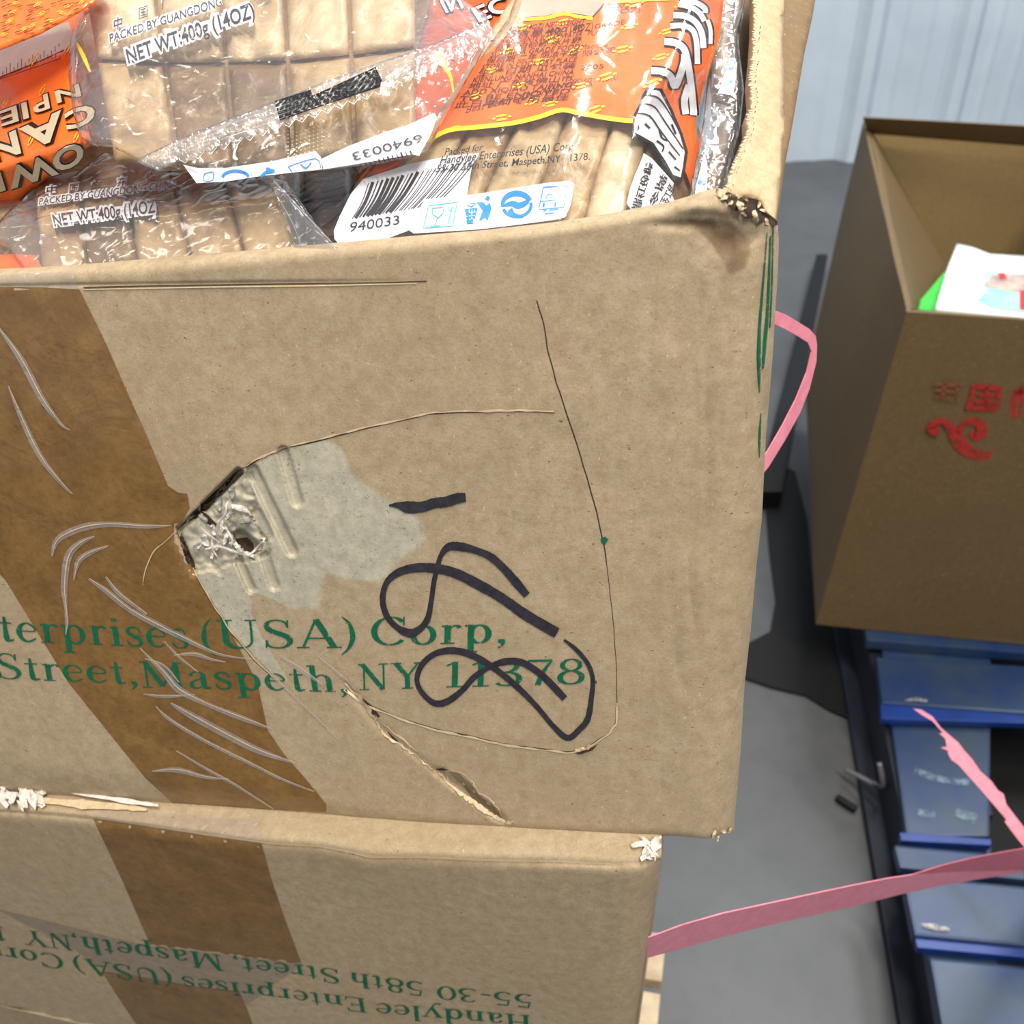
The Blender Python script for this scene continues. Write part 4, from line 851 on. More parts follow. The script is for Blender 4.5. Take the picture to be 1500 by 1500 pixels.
# ---- C: clear pack, lower left
def dC(x, y):
    fy = curve([(0, 330), (55, 328), (250, 312), (410, 292)])(x); e = y - fy
    return wr(30, .0013, 51)(x, y) - (0.0 if e > 0 else .00028 * -e) + .001 * math.exp(-(e / 10) ** 2)
CSf = Surf((75, 395, .450), (430, 372, .430), (250, 250, .459), dC)
pk2 = thing('sugar_pack', CSf.at(250, 400), 'clear sugar pack at the bottom left with a net weight label', 'food pack', GRP)
cb = [(58, 420), (128, 420), (205, 415), (285, 405), (365, 398), (436, 390)]
ct = [(50, 262), (115, 250), (180, 240), (245, 235), (318, 230), (400, 232)]
for i in range(5):
    a, b, c, d = cb[i], cb[i + 1], ct[i + 1], ct[i]
    solid('sugar_bar', CSf, [(a[0] + 2, a[1]), (b[0] - 2, b[1]), (c[0] - 1, c[1]), (d[0] + 2, d[1])], M['sugar'] if i != 1 else M['sugar_dark'], pk2, -.004, 7, .018, 9, .0032, relief=lambda x, y: .003 * nz(x, y, 34, 60) + .0012 * nz(x, y, 11, 61))
solid('sugar_block', CSf, [(70, 396), (430, 376), (392, 236), (60, 265)], M['sugar_dark'], pk2, -.010, 12, .012, 6, .002)
cf = [(-20, 345), (20, 300), (60, 282), (110, 255), (150, 222), (280, 225), (400, 235), (430, 280), (462, 325), (496, 366), (480, 385), (440, 392), (380, 398), (60, 425), (40, 400), (10, 360)]
def label_backed(S, s, quad, pk_, grow, mat='black', bold=0.0, shear=0.0, off=.0008):
    text('label_outline', S, s, quad, M['white'], pk_, off, bold=bold + .12, shear=shear, maxe=5)
    (a, b, c, d) = [np.array(q, float) for q in quad]; m = 14
    if len(s) > 3:
        lo = [tuple(lerp(a, b, i / m) + (d - a) * (.12 + .05 * math.sin(i * 2.1))) for i in range(m + 1)]; hi = [tuple(lerp(a, b, i / m) + (d - a) * (.88 + .05 * math.sin(i * 1.7))) for i in range(m, -1, -1)]
        patch('label_outline', S, lo + hi, M['white'], pk_, off, 5)
    text('lettering', S, s, quad, M[mat], pk_, off + .0004, bold=bold, shear=shear)
label_backed(CSf, 'PACKED BY GUANGDONG CHINA', [(56, 300), (258, 274), (258, 263), (56, 290)], pk2, 4, 'black', 0, .15)
label_backed(CSf, 'NET WT:400g (14OZ)', [(79, 331), (232, 310), (231, 291), (75, 314)], pk2, 5, 'black', .014)
for s, x, y in (('中', 66, 285), ('国', 100, 282), ('广', 132, 279), ('东', 170, 273), ('省', 212, 266)):
    label_backed(CSf, s, [(x, y), (x + 17, y - 2), (x + 17, y - 13), (x, y - 11)], pk2, 2.5, 'black', 0, .1)
fan('printed_mark', CSf, [[(286, 268), (296, 265), (314, 266), (312, 270), (292, 272)]], M['redp'], pk2, .001, 5)
solid('film_wrapper', CSf, cf, M['film_strong'], pk2, .0028, 5, .022, 9, .003, label='clear crinkled film wrapper')
# corner ear of film running to the right
ES = Surf((400, 270, .425), (490, 362, .406), (440, 380, .412), wr(20, .0008, 71))
solid('film_ear', ES, [(392, 262), (402, 262), (440, 305), (470, 338), (494, 362), (488, 375), (440, 385), (420, 330)], M['film_thin'], pk2, 0, 5, .0006, 4, .0005)
ribbons('film_ear', ES, [[(400, 264, 1.5), (440, 306, 2), (470, 338, 1.8), (493, 362, 1.5)], [(408, 290, 1), (430, 330, 1.2), (445, 372, 1)]], M['film_streak'], pk2, .0006)

# ---- B: clear pack on top, tilted towards the camera
def dB(x, y):
    d = wr(36, .0015, 81)(x, y)
    d += .004 * math.exp(-((y - curve([(150, 262), (300, 205), (420, 160), (560, 105), (720, 30)])(x)) / 26) ** 2)
    d -= .00015 * max(0, 150 - x)
    return d
BSf = Surf((450, 250, .424), (130, 210, .438), (300, -20, .476), dB)
pk3 = thing('sugar_pack', BSf.at(350, 250), 'clear sugar pack lying on top with a black bar across its zigzag seal', 'food pack', GRP)
VB = -ray(400, 120).normalized()
bb = [(165, 235), (262, 246), (345, 246), (430, 240), (520, 222), (612, 196)]
bt = [(118, -40), (222, -40), (320, -40), (415, -40), (510, -40), (610, -40)]
for i in range(5):
    a, b, c, d = bb[i], bb[i + 1], bt[i + 1], bt[i]
    for j, (s0, s1) in enumerate(((0, .52), (.54, 1))):
        q = [(lerp(a[0], d[0], s0), lerp(a[1], d[1], s0)), (lerp(b[0], c[0], s0), lerp(b[1], c[1], s0)), (lerp(b[0], c[0], s1), lerp(b[1], c[1], s1)), (lerp(a[0], d[0], s1), lerp(a[1], d[1], s1))]
        solid('sugar_bar', BSf, [(q[0][0] + 3, q[0][1]), (q[1][0] - 3, q[1][1]), (q[2][0] - 3, q[2][1]), (q[3][0] + 3, q[3][1])], M['sugar_dark'] if j == 0 and i in (1, 2) else (M['sugar_pale'] if j else M['sugar']), pk3, -.006, 7, .014, 10, .0035, relief=lambda x, y: .004 * nz(x, y, 38, 90) + .0014 * nz(x, y, 12, 91), back=VB)
solid('sugar_block', BSf, [(172, 225), (262, 240), (430, 234), (600, 196), (600, -38), (128, -38)], M['sugar_dark'], pk3, -.011, 12, .009, 6, .002, back=VB)
bf = [(100, 110), (103, 60), (112, 30), (135, -40), (640, -40), (668, -10), (690, 6), (712, 20), (722, 48), (700, 90), (660, 160), (625, 222), (612, 228), (560, 240), (470, 252), (300, 262), (268, 250), (235, 252), (200, 232), (165, 216), (135, 214), (116, 200), (106, 160)]
label_backed(BSf, 'PACKED BY GUANGDONG', [(160, 62), (326, 8), (323, -6), (158, 50)], pk3, 5, 'black', 0, .12)
label_backed(BSf, 'NET WT:400g (14OZ)', [(187, 93), (374, 24), (369, 2), (182, 72)], pk3, 6, 'black', .014)
for s, x, y in (('中', 165, 44), ('国', 202, 28), ('广', 236, 14)):
    label_backed(BSf, s, [(x, y), (x + 15, y - 5), (x + 14, y - 19), (x - 1, y - 14)], pk3, 3, 'black', 0, .1)
# white strip with blue icons and the upside down number label
patch('white_label', BSf, [(268, 241), (290, 246), (330, 246), (400, 236), (462, 221), (470, 230), (472, 248), (380, 258), (330, 266), (288, 268)], M['white'], pk3, .0012, 6, label='white strip with blue icons')
ribbons('printed_icon', BSf, [[(345 + 20 * math.cos(a), 262 - 12 * math.sin(a), 4) for a in np.linspace(.3, 2.9, 10)], [(300, 254, 1.3), (312, 252, 1.3), (311, 264, 1.3), (298, 264, 1.3), (300, 254, 1.3)], [(422, 244, 1.3), (462, 232, 1.3), (470, 246, 1.3)], [(422, 244, 1.3), (428, 252, 1.3)], [(440, 240, 2), (448, 246, 2), (456, 238, 2)], [(382, 258, 4), (390, 252, 4), (398, 250, 4)], [(390, 250, 9), (402, 248, 9)]], M['blue'], pk3, .0016, 3, label='blue icons')
patch('barcode_label', BSf, [(470, 233), (510, 214), (560, 195), (600, 182), (636, 165), (640, 172), (632, 195), (614, 228), (604, 226), (560, 234), (500, 244), (474, 248)], M['white'], pk3, .0012, 6, label='white number label')
text('fine_print', BSf, '6940033', [(618, 196), (515, 224), (519, 236), (622, 207)], M['black'], pk3, .0017)
ribbons('barcode', BSf, [[(600 - i * 6.5, 211 + i * 2.0 + 8, random.choice([1, 1.5, 2.4])), (604 - i * 6.5, 220 + i * 1.9 + 8, 1.5)] for i in range(16)], M['black'], pk3, .0016, 1)
# fin seal with zigzag edge
finS = Surf(BSf.at(210, 235, .0095), BSf.at(600, 90, .0095), BSf.at(400, 200, .012), lambda x, y: .0008 * nz(x, y, 40, 95) + .0006 * math.sin((y - curve([(200, 246), (300, 205), (400, 170), (560, 112), (720, 40)])(x)) * 1.05))
low = curve([(196, 262), (255, 240), (330, 214), (410, 186), (480, 162), (560, 133), (620, 110), (660, 92), (725, 62)])
zig = []
x = 262; k = 0
while x < 722: zig.append((x, low(x) + (4.5 if k % 2 else -4.0))); x += 9.5; k += 1
topc = [(725, 58), (722, 45), (716, 30), (700, 36), (640, 62), (560, 90), (480, 118), (400, 150), (330, 176), (260, 205), (215, 226), (200, 236), (232, 250)]
solid('seal_fin', finS, zig + topc, M['film_strong'], pk3, 0, 4.5, .0005, 3, .0002, label='clear heat-sealed fin with zigzag edge')
patch('seal_bar', finS, [(402, 148), (455, 131), (458, 140), (550, 98), (560, 118), (556, 128), (470, 156), (410, 176)], M['black'], pk3, .0007, 4, label='black printed bar on the seal')
ribbons('seal_edge', finS, [[(x, y, 1.0) for x, y in zig]], M['white_paper'], pk3, .0006, 1)
ribbons('seal_rib', finS, [[(x, low(x) - 12 - 6 * j, .9) for x in range(220 + 8 * j, 715, 22)] for j in range(4)], M['film_streak'], pk3, .0012, 2)
dots = []
for i in range(9):
    for j in range(9):
        cx, cy = 422 + i * 6.2, 186 + j * 5.6 - i * 1.8; dots.append([(cx - 1, cy - .9), (cx + 1, cy - .9), (cx + 1, cy + .9), (cx - 1, cy + .9)])
fan('seal_dot', BSf, dots, M['liplight'], pk3, .003, 5, label='embossed dots below the seal')
ribbon('yellow_border', BSf, [(644, 78, 12), (650, 95, 8), (660, 112, 5), (664, 135, 2)], M['yellow'], pk3, off=.001, k=4)
ribbon('yellow_border', BSf, [(112, 62, 3), (122, 82, 6), (132, 105, 3)], M['yellow'], pk3, off=.001, k=4)
solid('film_wrapper', BSf, bf, M['film_strong'], pk3, .0026, 5, .022, 12, .005, back=VB, label='clear crinkled film wrapper')

# ---- A: orange pack upside down, far left
def dA(x, y):
    f = curve([(-60, 130), (0, 112), (120, 68)])(x); e = f - y
    return wr(40, .0008, 101)(x, y) - .00022 * max(0, e) - .0006 * max(0, y - 245 + x * .3) * .6
AS = Surf((0, 290, .475), (110, 200, .463), (30, 60, .505), dA)
pk4 = thing('sugar_pack', AS.at(30, 300), 'orange sugar pack lying upside down, its big tan letters facing out at the left', 'food pack', GRP)
ao = [(-120, 345), (-120, -40), (190, -40), (175, -10), (125, 20), (108, 60), (112, 120), (122, 160), (135, 212), (80, 252), (40, 285), (10, 318), (-30, 340)]
solid('printed_wrapper', AS, ao, M['orange'], pk4, 0, 9, .025, 10, .003, back=-ray(40, 150).normalized(), label='orange printed wrapper')
patch('grey_band', AS, [(-120, 110), (0, 70), (50, 50), (100, 32), (112, 60), (108, 66), (60, 88), (0, 112), (-120, 150)], M['greyprint'], pk4, .0004, 9)
solid('wrapper_fold', Surf((0, 50, .464), (110, 0, .462), (30, -20, .48), wr(40, .001, 111)), [(-120, 108), (0, 74), (60, 50), (100, 28), (140, 5), (150, -40), (-120, -40)], M['orange'], pk4, 0, 9, .003, 5, .0012, back=-ray(50, 50).normalized(), label='orange folded end with gold stars')
FS = Surf((0, 50, .464), (110, 0, .462), (30, -20, .48), wr(40, .001, 111))
nn = []
for x, y in [(18, 18), (55, 6), (100, 8), (14, 30), (35, 42), (75, 30), (22, 4), (60, 20), (90, 18), (48, 36), (5, 50), (120, 2)]: nn += nut(x, y, .42, random.uniform(-.9, .3))
ribbons('gold_motif', FS, nn, M['gold'], pk4, .001, 2)
rs = random.Random(5)
ribbons('fine_print', FS, [[(x, y, 1.0), (x + 4, y - 1.5, 1.4), (x + 8, y - 3, .8)] for x, y in [(rs.uniform(0, 120), rs.uniform(0, 50)) for _ in range(60)] if y < 72 - x * .45], M['brownink'], pk4, .001, 1)
ribbons('table_line', AS, [[(0, 116, 1.2), (88, 86, 1.2)], [(88, 86, 1.2), (86, 64, 1.2)]] + [[(4 + i * 5.5, 112 - i * 1.9, .9), (4 + i * 5.5, 104 - i * 2.0 - (i % 3) * 4, .9)] for i in range(15)], M['brownink'], pk4, .0007, 1)
ng = []
for x, y in [(46, 92), (52, 84), (98, 72), (8, 150), (62, 132), (45, 205), (20, 165), (112, 200)]: ng += nut(x, y, .6, -1.1)
ribbons('gold_motif', AS, ng, M['gold'], pk4, .0008, 2)
def outlined(S, s, quad, pk_, mat, bold=.03, o1=.0009):
    text('lettering_outline', S, s, quad, M['black'], pk_, o1, bold=bold + .045)
    text('lettering', S, s, quad, M[mat], pk_, o1 + .0004, bold=bold, label='large tan letters' if mat == 'tan' else None)
outlined(AS, 'P', [(72, 136), (46, 146), (50, 168), (76, 158)], pk4, 'tan', .02)
outlined(AS, 'N', [(118, 122), (80, 134), (84, 152), (122, 140)], pk4, 'tan', .02)
outlined(AS, 'IE', [(42, 148), (-2, 164), (2, 186), (46, 172)], pk4, 'tan', .02)
outlined(AS, 'C', [(138, 150), (94, 166), (98, 192), (142, 178)], pk4, 'tan', .03)
outlined(AS, 'A', [(86, 164), (28, 190), (40, 222), (94, 200)], pk4, 'tan', .03)
outlined(AS, 'N', [(26, 190), (-22, 212), (-12, 238), (34, 224)], pk4, 'tan', .03)
outlined(AS, 'O', [(120, 206), (74, 226), (82, 256), (126, 236)], pk4, 'tan', .03)
outlined(AS, 'W', [(72, 226), (6, 250), (16, 278), (84, 256)], pk4, 'tan', .03)
outlined(AS, 'R', [(4, 252), (-40, 268), (-32, 292), (12, 278)], pk4, 'tan', .03)
# ---- E: orange pack standing behind, seen between the two
ESf = Surf((640, 130, .475), (720, 60, .485), (680, -10, .505), wr(40, .0008, 121))
pk5 = thing('sugar_pack', ESf.at(660, 200), 'orange sugar pack behind, wedged between the top pack and the icon-label pack', 'food pack', GRP)
solid('printed_wrapper', ESf, [(560, 260), (520, 260), (600, 120), (640, -40), (800, -40), (780, 0), (745, 40), (690, 120), (640, 210), (600, 240)], M['orange_deep'], pk5, 0, 9, .02, 6, .003)
outlined(ESf, 'EC', [(688, 14), (738, -6), (752, 14), (700, 34)], pk5, 'white', .02)
outlined(ESf, 'IN', [(640, -4), (668, -14), (680, 12), (652, 20)], pk5, 'white', .02)
ribbon('yellow_border', ESf, [(590, 226), (612, 212), (640, 206), (660, 190)], M['yellow'], pk5, 3, .0008, 4)
ribbons('fine_print', ESf, [[(640 + i * 3, 170 + j * 9 - i * 2, 2), (650 + i * 3, 166 + j * 9 - i * 2, 2)] for i in range(3) for j in range(4)], M['brownink'], pk5, .0008, 1)
# ---- F: clear pack squeezed along the right wall
FSf = Surf((1040, 290, .425), (1085, 200, .445), (1070, -20, .51), wr(18, .0014, 131))
pk6 = thing('sugar_pack', FSf.at(1060, 290), 'narrow clear pack with blue print squeezed against the right carton wall', 'food pack', GRP)
ff = [(1008, 300), (1012, 270), (1030, 180), (1040, 80), (1030, -40), (1096, -40), (1088, 10), (1080, 40), (1084, 80), (1090, 130), (1084, 190), (1070, 240), (1058, 285), (1040, 302)]
solid('sugar_bar', FSf, [(1030, 290), (1050, 180), (1042, 60), (1044, -35), (1078, -35), (1074, 60), (1080, 130), (1070, 210), (1052, 285)], M['sugar_dark'], pk6, -.005, 8, .016, 8, .004)
patch('white_label', FSf, [(1073, 84), (1080, 92), (1078, 112), (1074, 140), (1052, 136), (1060, 112)], M['white'], pk6, .0008, 5)
ribbons('printed_mark', FSf, [[(1068, 86, 3), (1078, 92, 3)], [(1062, 101, 3), (1078, 98, 4)], [(1068, 120, 4), (1074, 118, 4)]], M['blue'], pk6, .0012, 2)
ribbons('barcode', FSf, [[(1046, 150 + 6 * i, 1 + (i % 3)), (1060, 149 + 6 * i, 1.6), (1074, 152 + 6 * i, 1)] for i in range(5)], M['black'], pk6, .0012, 2)
patch('white_label', FSf, [(1032, 226), (1036, 240), (1036, 262), (1034, 292), (1016, 300), (1020, 270)], M['white'], pk6, .0008, 5)
ribbons('printed_mark', FSf, [[(1022, 266, 5), (1034, 268, 6)], [(1018, 285, 1.5), (1030, 288, 1.5)], [(1018, 292, 1.5), (1030, 294, 1.5)]], M['blue'], pk6, .0012, 2)
patch('foil_seal', FSf, [(1034, 200), (1048, 150), (1074, 158), (1072, 190), (1066, 216), (1050, 226), (1036, 222)], M['film_strong'], pk6, .002, 4)
solid('film_wrapper', FSf, ff, M['film_strong'], pk6, .0018, 4, .02, 8, .004)
# ---- K: layer beneath, mostly dark
KS = Surf((-60, 400, .475), (60, 380, .46), (0, 320, .49), wr(30, .001, 141))
pk7 = thing('sugar_pack', KS.at(10, 430), 'orange and clear pack peeping out under the others at the lower left', 'food pack', GRP)
solid('sugar_bar', KS, [(-140, 425), (-140, 310), (30, 300), (70, 340), (90, 400), (85, 415)], M['sugar_dark'], pk7, -.002, 9, .02, 12, .005)
patch('orange_band', KS, [(-140, 420), (-140, 376), (-20, 374), (20, 372), (52, 374), (66, 400), (66, 410)], M['orange'], pk7, .0012, 9)
solid('film_wrapper', KS, [(-150, 430), (-150, 300), (30, 292), (84, 340), (98, 400), (92, 420)], M['film'], pk7, .003, 7, .02, 10, .004)
K2 = Surf((440, 330, .470), (520, 300, .465), (470, 240, .51), wr(30, .001, 151))
pk8 = thing('sugar_pack', K2.at(460, 420), 'shaded sugar pack deep in the dark gap between the front packs', 'food pack', GRP)
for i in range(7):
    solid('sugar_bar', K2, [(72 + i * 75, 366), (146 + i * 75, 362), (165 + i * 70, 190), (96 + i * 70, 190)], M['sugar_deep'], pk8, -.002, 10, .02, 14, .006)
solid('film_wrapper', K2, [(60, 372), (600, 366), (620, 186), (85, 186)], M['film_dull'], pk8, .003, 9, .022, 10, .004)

# packs of the back row, filling the carton behind the visible ones
BK = Surf((100, 300, .56), (900, 300, .53), (500, 0, .60), wr(40, .001, 161))
pk9 = thing('sugar_pack', BK.at(500, 330), 'shaded brown sugar pack of the back row, glimpsed between the front packs', 'food pack', GRP)
for i in range(5):
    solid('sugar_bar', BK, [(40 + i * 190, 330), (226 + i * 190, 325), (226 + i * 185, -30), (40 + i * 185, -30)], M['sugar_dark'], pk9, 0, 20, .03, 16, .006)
IW = Surf((1075, 290, .47), (1120, 100, .53), (1112, -60, .58))
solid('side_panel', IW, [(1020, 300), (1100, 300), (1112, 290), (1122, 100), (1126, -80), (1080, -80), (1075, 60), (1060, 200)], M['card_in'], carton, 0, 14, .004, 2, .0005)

# ================================================================== FAR CARTON ON THE BLUE PALLET
PZ = .14
def onz(px, py, z):
    r = ray(px, py); return CAM + r * ((z - CAM.z) / r.z)
def near_vertical(px, py, q):
    """point on the sight line (px, py) closest to the vertical through q"""
    r = ray(px, py); h = Vector((r.x, r.y)); d = Vector((q.x - CAM.x, q.y - CAM.y)); return CAM + r * (d.dot(h) / h.dot(h))
FB = onz(1195, 914, PZ + .002); FT = near_vertical(1328, 457, FB)
FR = onz(1620, 957, PZ + .002)
zt = FT.z
FRT = onz(1640, 478, zt); BLT = onz(1264, 178, zt); BRT = onz(1610, 200, zt)
far = thing('open_carton', (FB + FR) / 2, 'tall open brown carton with red printing, standing on the blue pallet', 'box')
BLB = Vector((BLT.x - .07, BLT.y - .05, PZ + .002)); BLB = onz(1168, 640, PZ + .002) + Vector((0, .25, 0)); BLB = Vector((FB.x + (BLT.x - FT.x), FB.y + (BLT.y - FT.y), PZ + .002))
BRB = BLB + (FR - FB)
def sheet(name, a, b, c, d, out, mat='card_far', bulge=0.0, n=14, th=.006, label=None, par=far):
    """wall with a soft bulge: a-b top edge, d-c bottom edge"""
    rows, rin = [], []
    for i in range(n + 1):
        r1, r2 = [], []
        for j in range(n + 1):
            u, v = j / n, i / n; p = a * (1 - u) * (1 - v) + b * u * (1 - v) + c * u * v + d * (1 - u) * v
            p = p + out * (bulge * math.sin(math.pi * u) * math.sin(math.pi * v)) + out * .002 * noise.noise(p * 6)
            r1.append(p); r2.append(p - out * th)
        rows.append(r1); rin.append(r2)
    allr = rows + rin[::-1]; m = n + 1; V = [p for r in allr for p in r]; Fc = []
    R = len(allr)
    for i in range(R):
        i2 = (i + 1) % R
        for j in range(n): Fc.append((i * m + j, i2 * m + j, i2 * m + j + 1, i * m + j + 1))
    for j in (0, n):
        for i in range(n):
            q = (i * m + j, (i + 1) * m + j, (R - 2 - i) * m + j, (R - 1 - i) * m + j); Fc.append(q if j == 0 else q[::-1])
    o = part(name, V, Fc, M[mat], par, True, label)
    bm = bmesh.new(); bm.from_mesh(o.data); bmesh.ops.recalc_face_normals(bm, faces=bm.faces); bm.to_mesh(o.data); bm.free()
    e = o.modifiers.new('edge', 'EDGE_SPLIT'); e.split_angle = math.radians(50); return o
nf = (FT - FB).cross(FR - FB).normalized()
if nf.dot(CAM - FB) < 0: nf = -nf
nl = (BLT - FT).cross(FB - FT).normalized()
if nl.dot(FR - FB) > 0: nl = -nl
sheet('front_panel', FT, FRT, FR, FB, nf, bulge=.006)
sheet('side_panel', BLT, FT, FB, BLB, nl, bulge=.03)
sheet('back_panel', BLT + Vector((0, 0, .0)), BRT, BRB, BLB, -nf, 'card_far_lit', bulge=.0)
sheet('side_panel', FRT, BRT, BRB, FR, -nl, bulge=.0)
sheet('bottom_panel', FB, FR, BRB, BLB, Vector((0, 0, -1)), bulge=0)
# inner side flap leaning in, back flap folded outwards
IL = onz(1382, 385, zt - .20); IL2 = onz(1342, 455, zt - .06)
sheet('inner_flap', onz(1275, 184, zt - .004), onz(1337, 452, zt - .004), IL2, IL, -nl, 'card_far', 0, 8, .004, 'side flap folded down into the carton')
bfz = onz(1262, 180, zt + .01); 
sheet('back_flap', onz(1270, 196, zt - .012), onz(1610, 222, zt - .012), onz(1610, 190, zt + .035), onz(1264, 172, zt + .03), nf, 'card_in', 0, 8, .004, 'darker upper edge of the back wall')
FFs = Surf(FB, FR, FT, lambda x, y: .0085)
def z4(l, w=None): return [(1050 + a / 2.778, 420 + b / 2.778, (t[0] if t else w)) for a, b, *t in l]
ribbons('printed_scroll', FFs, [z4([(905, 590, 14), (875, 580, 14), (885, 555, 10), (925, 548, 9), (955, 580, 14), (990, 640, 20), (1050, 680, 16), (1140, 688, 12), (1240, 678, 26), (1330, 650, 20)]), z4([(985, 600, 10), (1010, 555, 10), (1060, 550, 14), (1080, 585, 16), (1055, 605, 18), (1035, 590, 10)])], M['red'], far, .0005, 6, label='red printed scroll')
ribbons('printed_character', FFs, [[(x, y, w * .62) for x, y, w in l] for l in [z4([(1050, 405, 12), (1155, 415, 12)]), z4([(1045, 400, 10), (1040, 445, 12), (1018, 500, 12)]), z4([(1150, 410, 12), (1140, 495, 16)]), z4([(1060, 440, 8), (1140, 445, 10)]), z4([(1050, 468, 10), (1135, 472, 14)]), z4([(1035, 495, 10), (1140, 498, 14)]), z4([(1100, 410, 8), (1095, 495, 12)]), z4([(1220, 420, 14), (1205, 480, 14), (1210, 535, 10)]), z4([(1215, 440, 14), (1250, 420, 14)]), z4([(1240, 400, 12), (1238, 540, 14)]), z4([(1290, 420, 14), (1285, 540, 14)])]], M['red'], far, .0005, 3, label='red printed characters')
ribbons('printed_character', FFs, [[(x, y, w * .62) for x, y, w in l] for l in [z4([(885, 395, 8), (1000, 400, 14)]), z4([(890, 450, 10), (985, 455, 14)]), z4([(930, 390, 12), (920, 450, 12)]), z4([(985, 400, 14), (975, 455, 12)]), z4([(890, 420, 8), (990, 430, 8)])]], M['redfade'], far, .0005, 3, label='faded red printed character')
# papers inside
mag_z = zt - .13
def plane_at(pxs, z0, dz): return [onz(x, y, z0 + d) for (x, y), d in zip(pxs, dz)]
mp = plane_at([(1372, 450), (1620, 480), (1620, 395), (1402, 360)], zt - .045, [0, 0, -.03, -.03])
mg = thing('magazine', sum(mp, Vector()) / 4, 'white magazine with a pastel picture lying in the far carton', 'magazine')
MS = Surf(mp[0], mp[1], mp[3], lambda x, y: .006 * math.sin((x - 1390) / 60) * max(0, (430 - y) / 70))
solid('page_block', MS, [(1371, 449), (1378, 425), (1388, 392), (1402, 357), (1425, 362), (1450, 372), (1500, 375), (1620, 382), (1620, 480), (1500, 462)], M['paper'], mg, 0, 8, .012, 2, .0005)
patch('cover_picture', MS, [(1440, 398), (1500, 400), (1620, 405), (1620, 470), (1500, 458), (1455, 452), (1432, 440), (1445, 425)], plain('pastel_teal', (130, 206, 190), .4, (190, 200, 180), 14), mg, .001, 8, label='pastel teal picture')
patch('cover_picture', MS, [(1455, 402), (1500, 402), (1560, 406), (1560, 425), (1500, 428), (1470, 425), (1440, 418)], plain('pastel_tan', (206, 178, 160), .4, (120, 110, 120), 30), mg, .0016, 8)
patch('cover_picture', MS, [(1462, 400), (1472, 399), (1475, 408), (1465, 410)], M['redp'], mg, .0022, 5)
patch('cover_picture', MS, [(1494, 425), (1510, 424), (1510, 455), (1494, 452)], M['redp'], mg, .0022, 5)
gpz = [onz(x, y, zt - .075) for x, y in [(1338, 452), (1420, 462), (1430, 420), (1384, 398)]]
gs = slab('green_sheet', gpz, .001, M['greensheet'], None); recentre(gs); tag(gs, 'bright green sheet beside the magazine in the far carton', 'sheet')
# filler so that the papers rest on something
ci = [lerp(FB, FT, .86), lerp(FR, FRT, .86), lerp(BRB, BRT, .86), lerp(BLB, BLT, .86)]
cin = sum(ci, Vector()) / 4; ci = [onz(x, y, zt - .10) for x, y in ((1362, 485), (1600, 505), (1590, 402), (1400, 385))]
ps = thing('magazine_stack', (cin.x, cin.y, PZ + .01), 'stack of pale printed matter filling the far carton under the magazine', 'paper stack')
slab('page_block', [Vector((p.x, p.y, zt - .10)) for p in ci], zt - .10 - PZ - .012, M['paper'], ps)

# ---- blue pallet
pl = thing('blue_pallet', onz(1290, 1050, 0), 'blue painted pallet with gaps between its boards, under the far carton', 'pallet')
def P(x, y, z=PZ): return onz(x, y, z)
e0, e1 = P(1284, 960), P(1372, 1530)        # left edge of the deck
dirE = (e1 - e0).normalized(); dirR = (P(1500, 1100) - P(1300, 1085)).normalized()
def board(name, a, b, c, d, z, th, mat, label=None, bev=.004):
    return slab(name, [P(*a, z), P(*b, z), P(*c, z), P(*d, z)], th, mat, pl, bevel=bev, label=label)
# cross boards (back to front); left ends follow the deck edge
board('plank', (1262, 890), (1720, 925), (1728, 975), (1270, 938), PZ, .02, M['bluep'])
board('plank', (1284, 962), (1740, 990), (1748, 1062), (1292, 1030), PZ, .022, M['bluep'])
board('plank', (1310, 1237), (1780, 1280), (1788, 1316), (1318, 1271), PZ + .004, .016, M['bluep'])
board('plank', (1322, 1280), (1800, 1330), (1812, 1415), (1340, 1370), PZ + .002, .022, M['bluep'])
board('plank', (1362, 1402), (1830, 1450), (1850, 1580), (1390, 1560), PZ, .022, M['bluep'])
# lengthwise boards under them
board('lead_board', (1290, 935), (1452, 950), (1450, 1225), (1328, 1225), PZ - .022, .020, M['bluep'])
board('lead_board', (1328, 1225), (1452, 1232), (1470, 1560), (1384, 1560), PZ - .022, .018, M['bluep'])
board('lead_board', (1560, 940), (1700, 950), (1820, 1560), (1640, 1560), PZ - .024, .02, M['bluep'])
# bright worn edges
for a, b, c, d in (((1290, 1031), (1746, 1063), (1747, 1066), (1291, 1053)), ((1340, 1371), (1812, 1416), (1812, 1432), (1344, 1388)), ((1318, 1219), (1452, 1229), (1452, 1238), (1320, 1231))):
    board('plank_edge', a, b, c, d, PZ - .004, .012, M['bluedeep'], 'brighter blue board edge', .001)
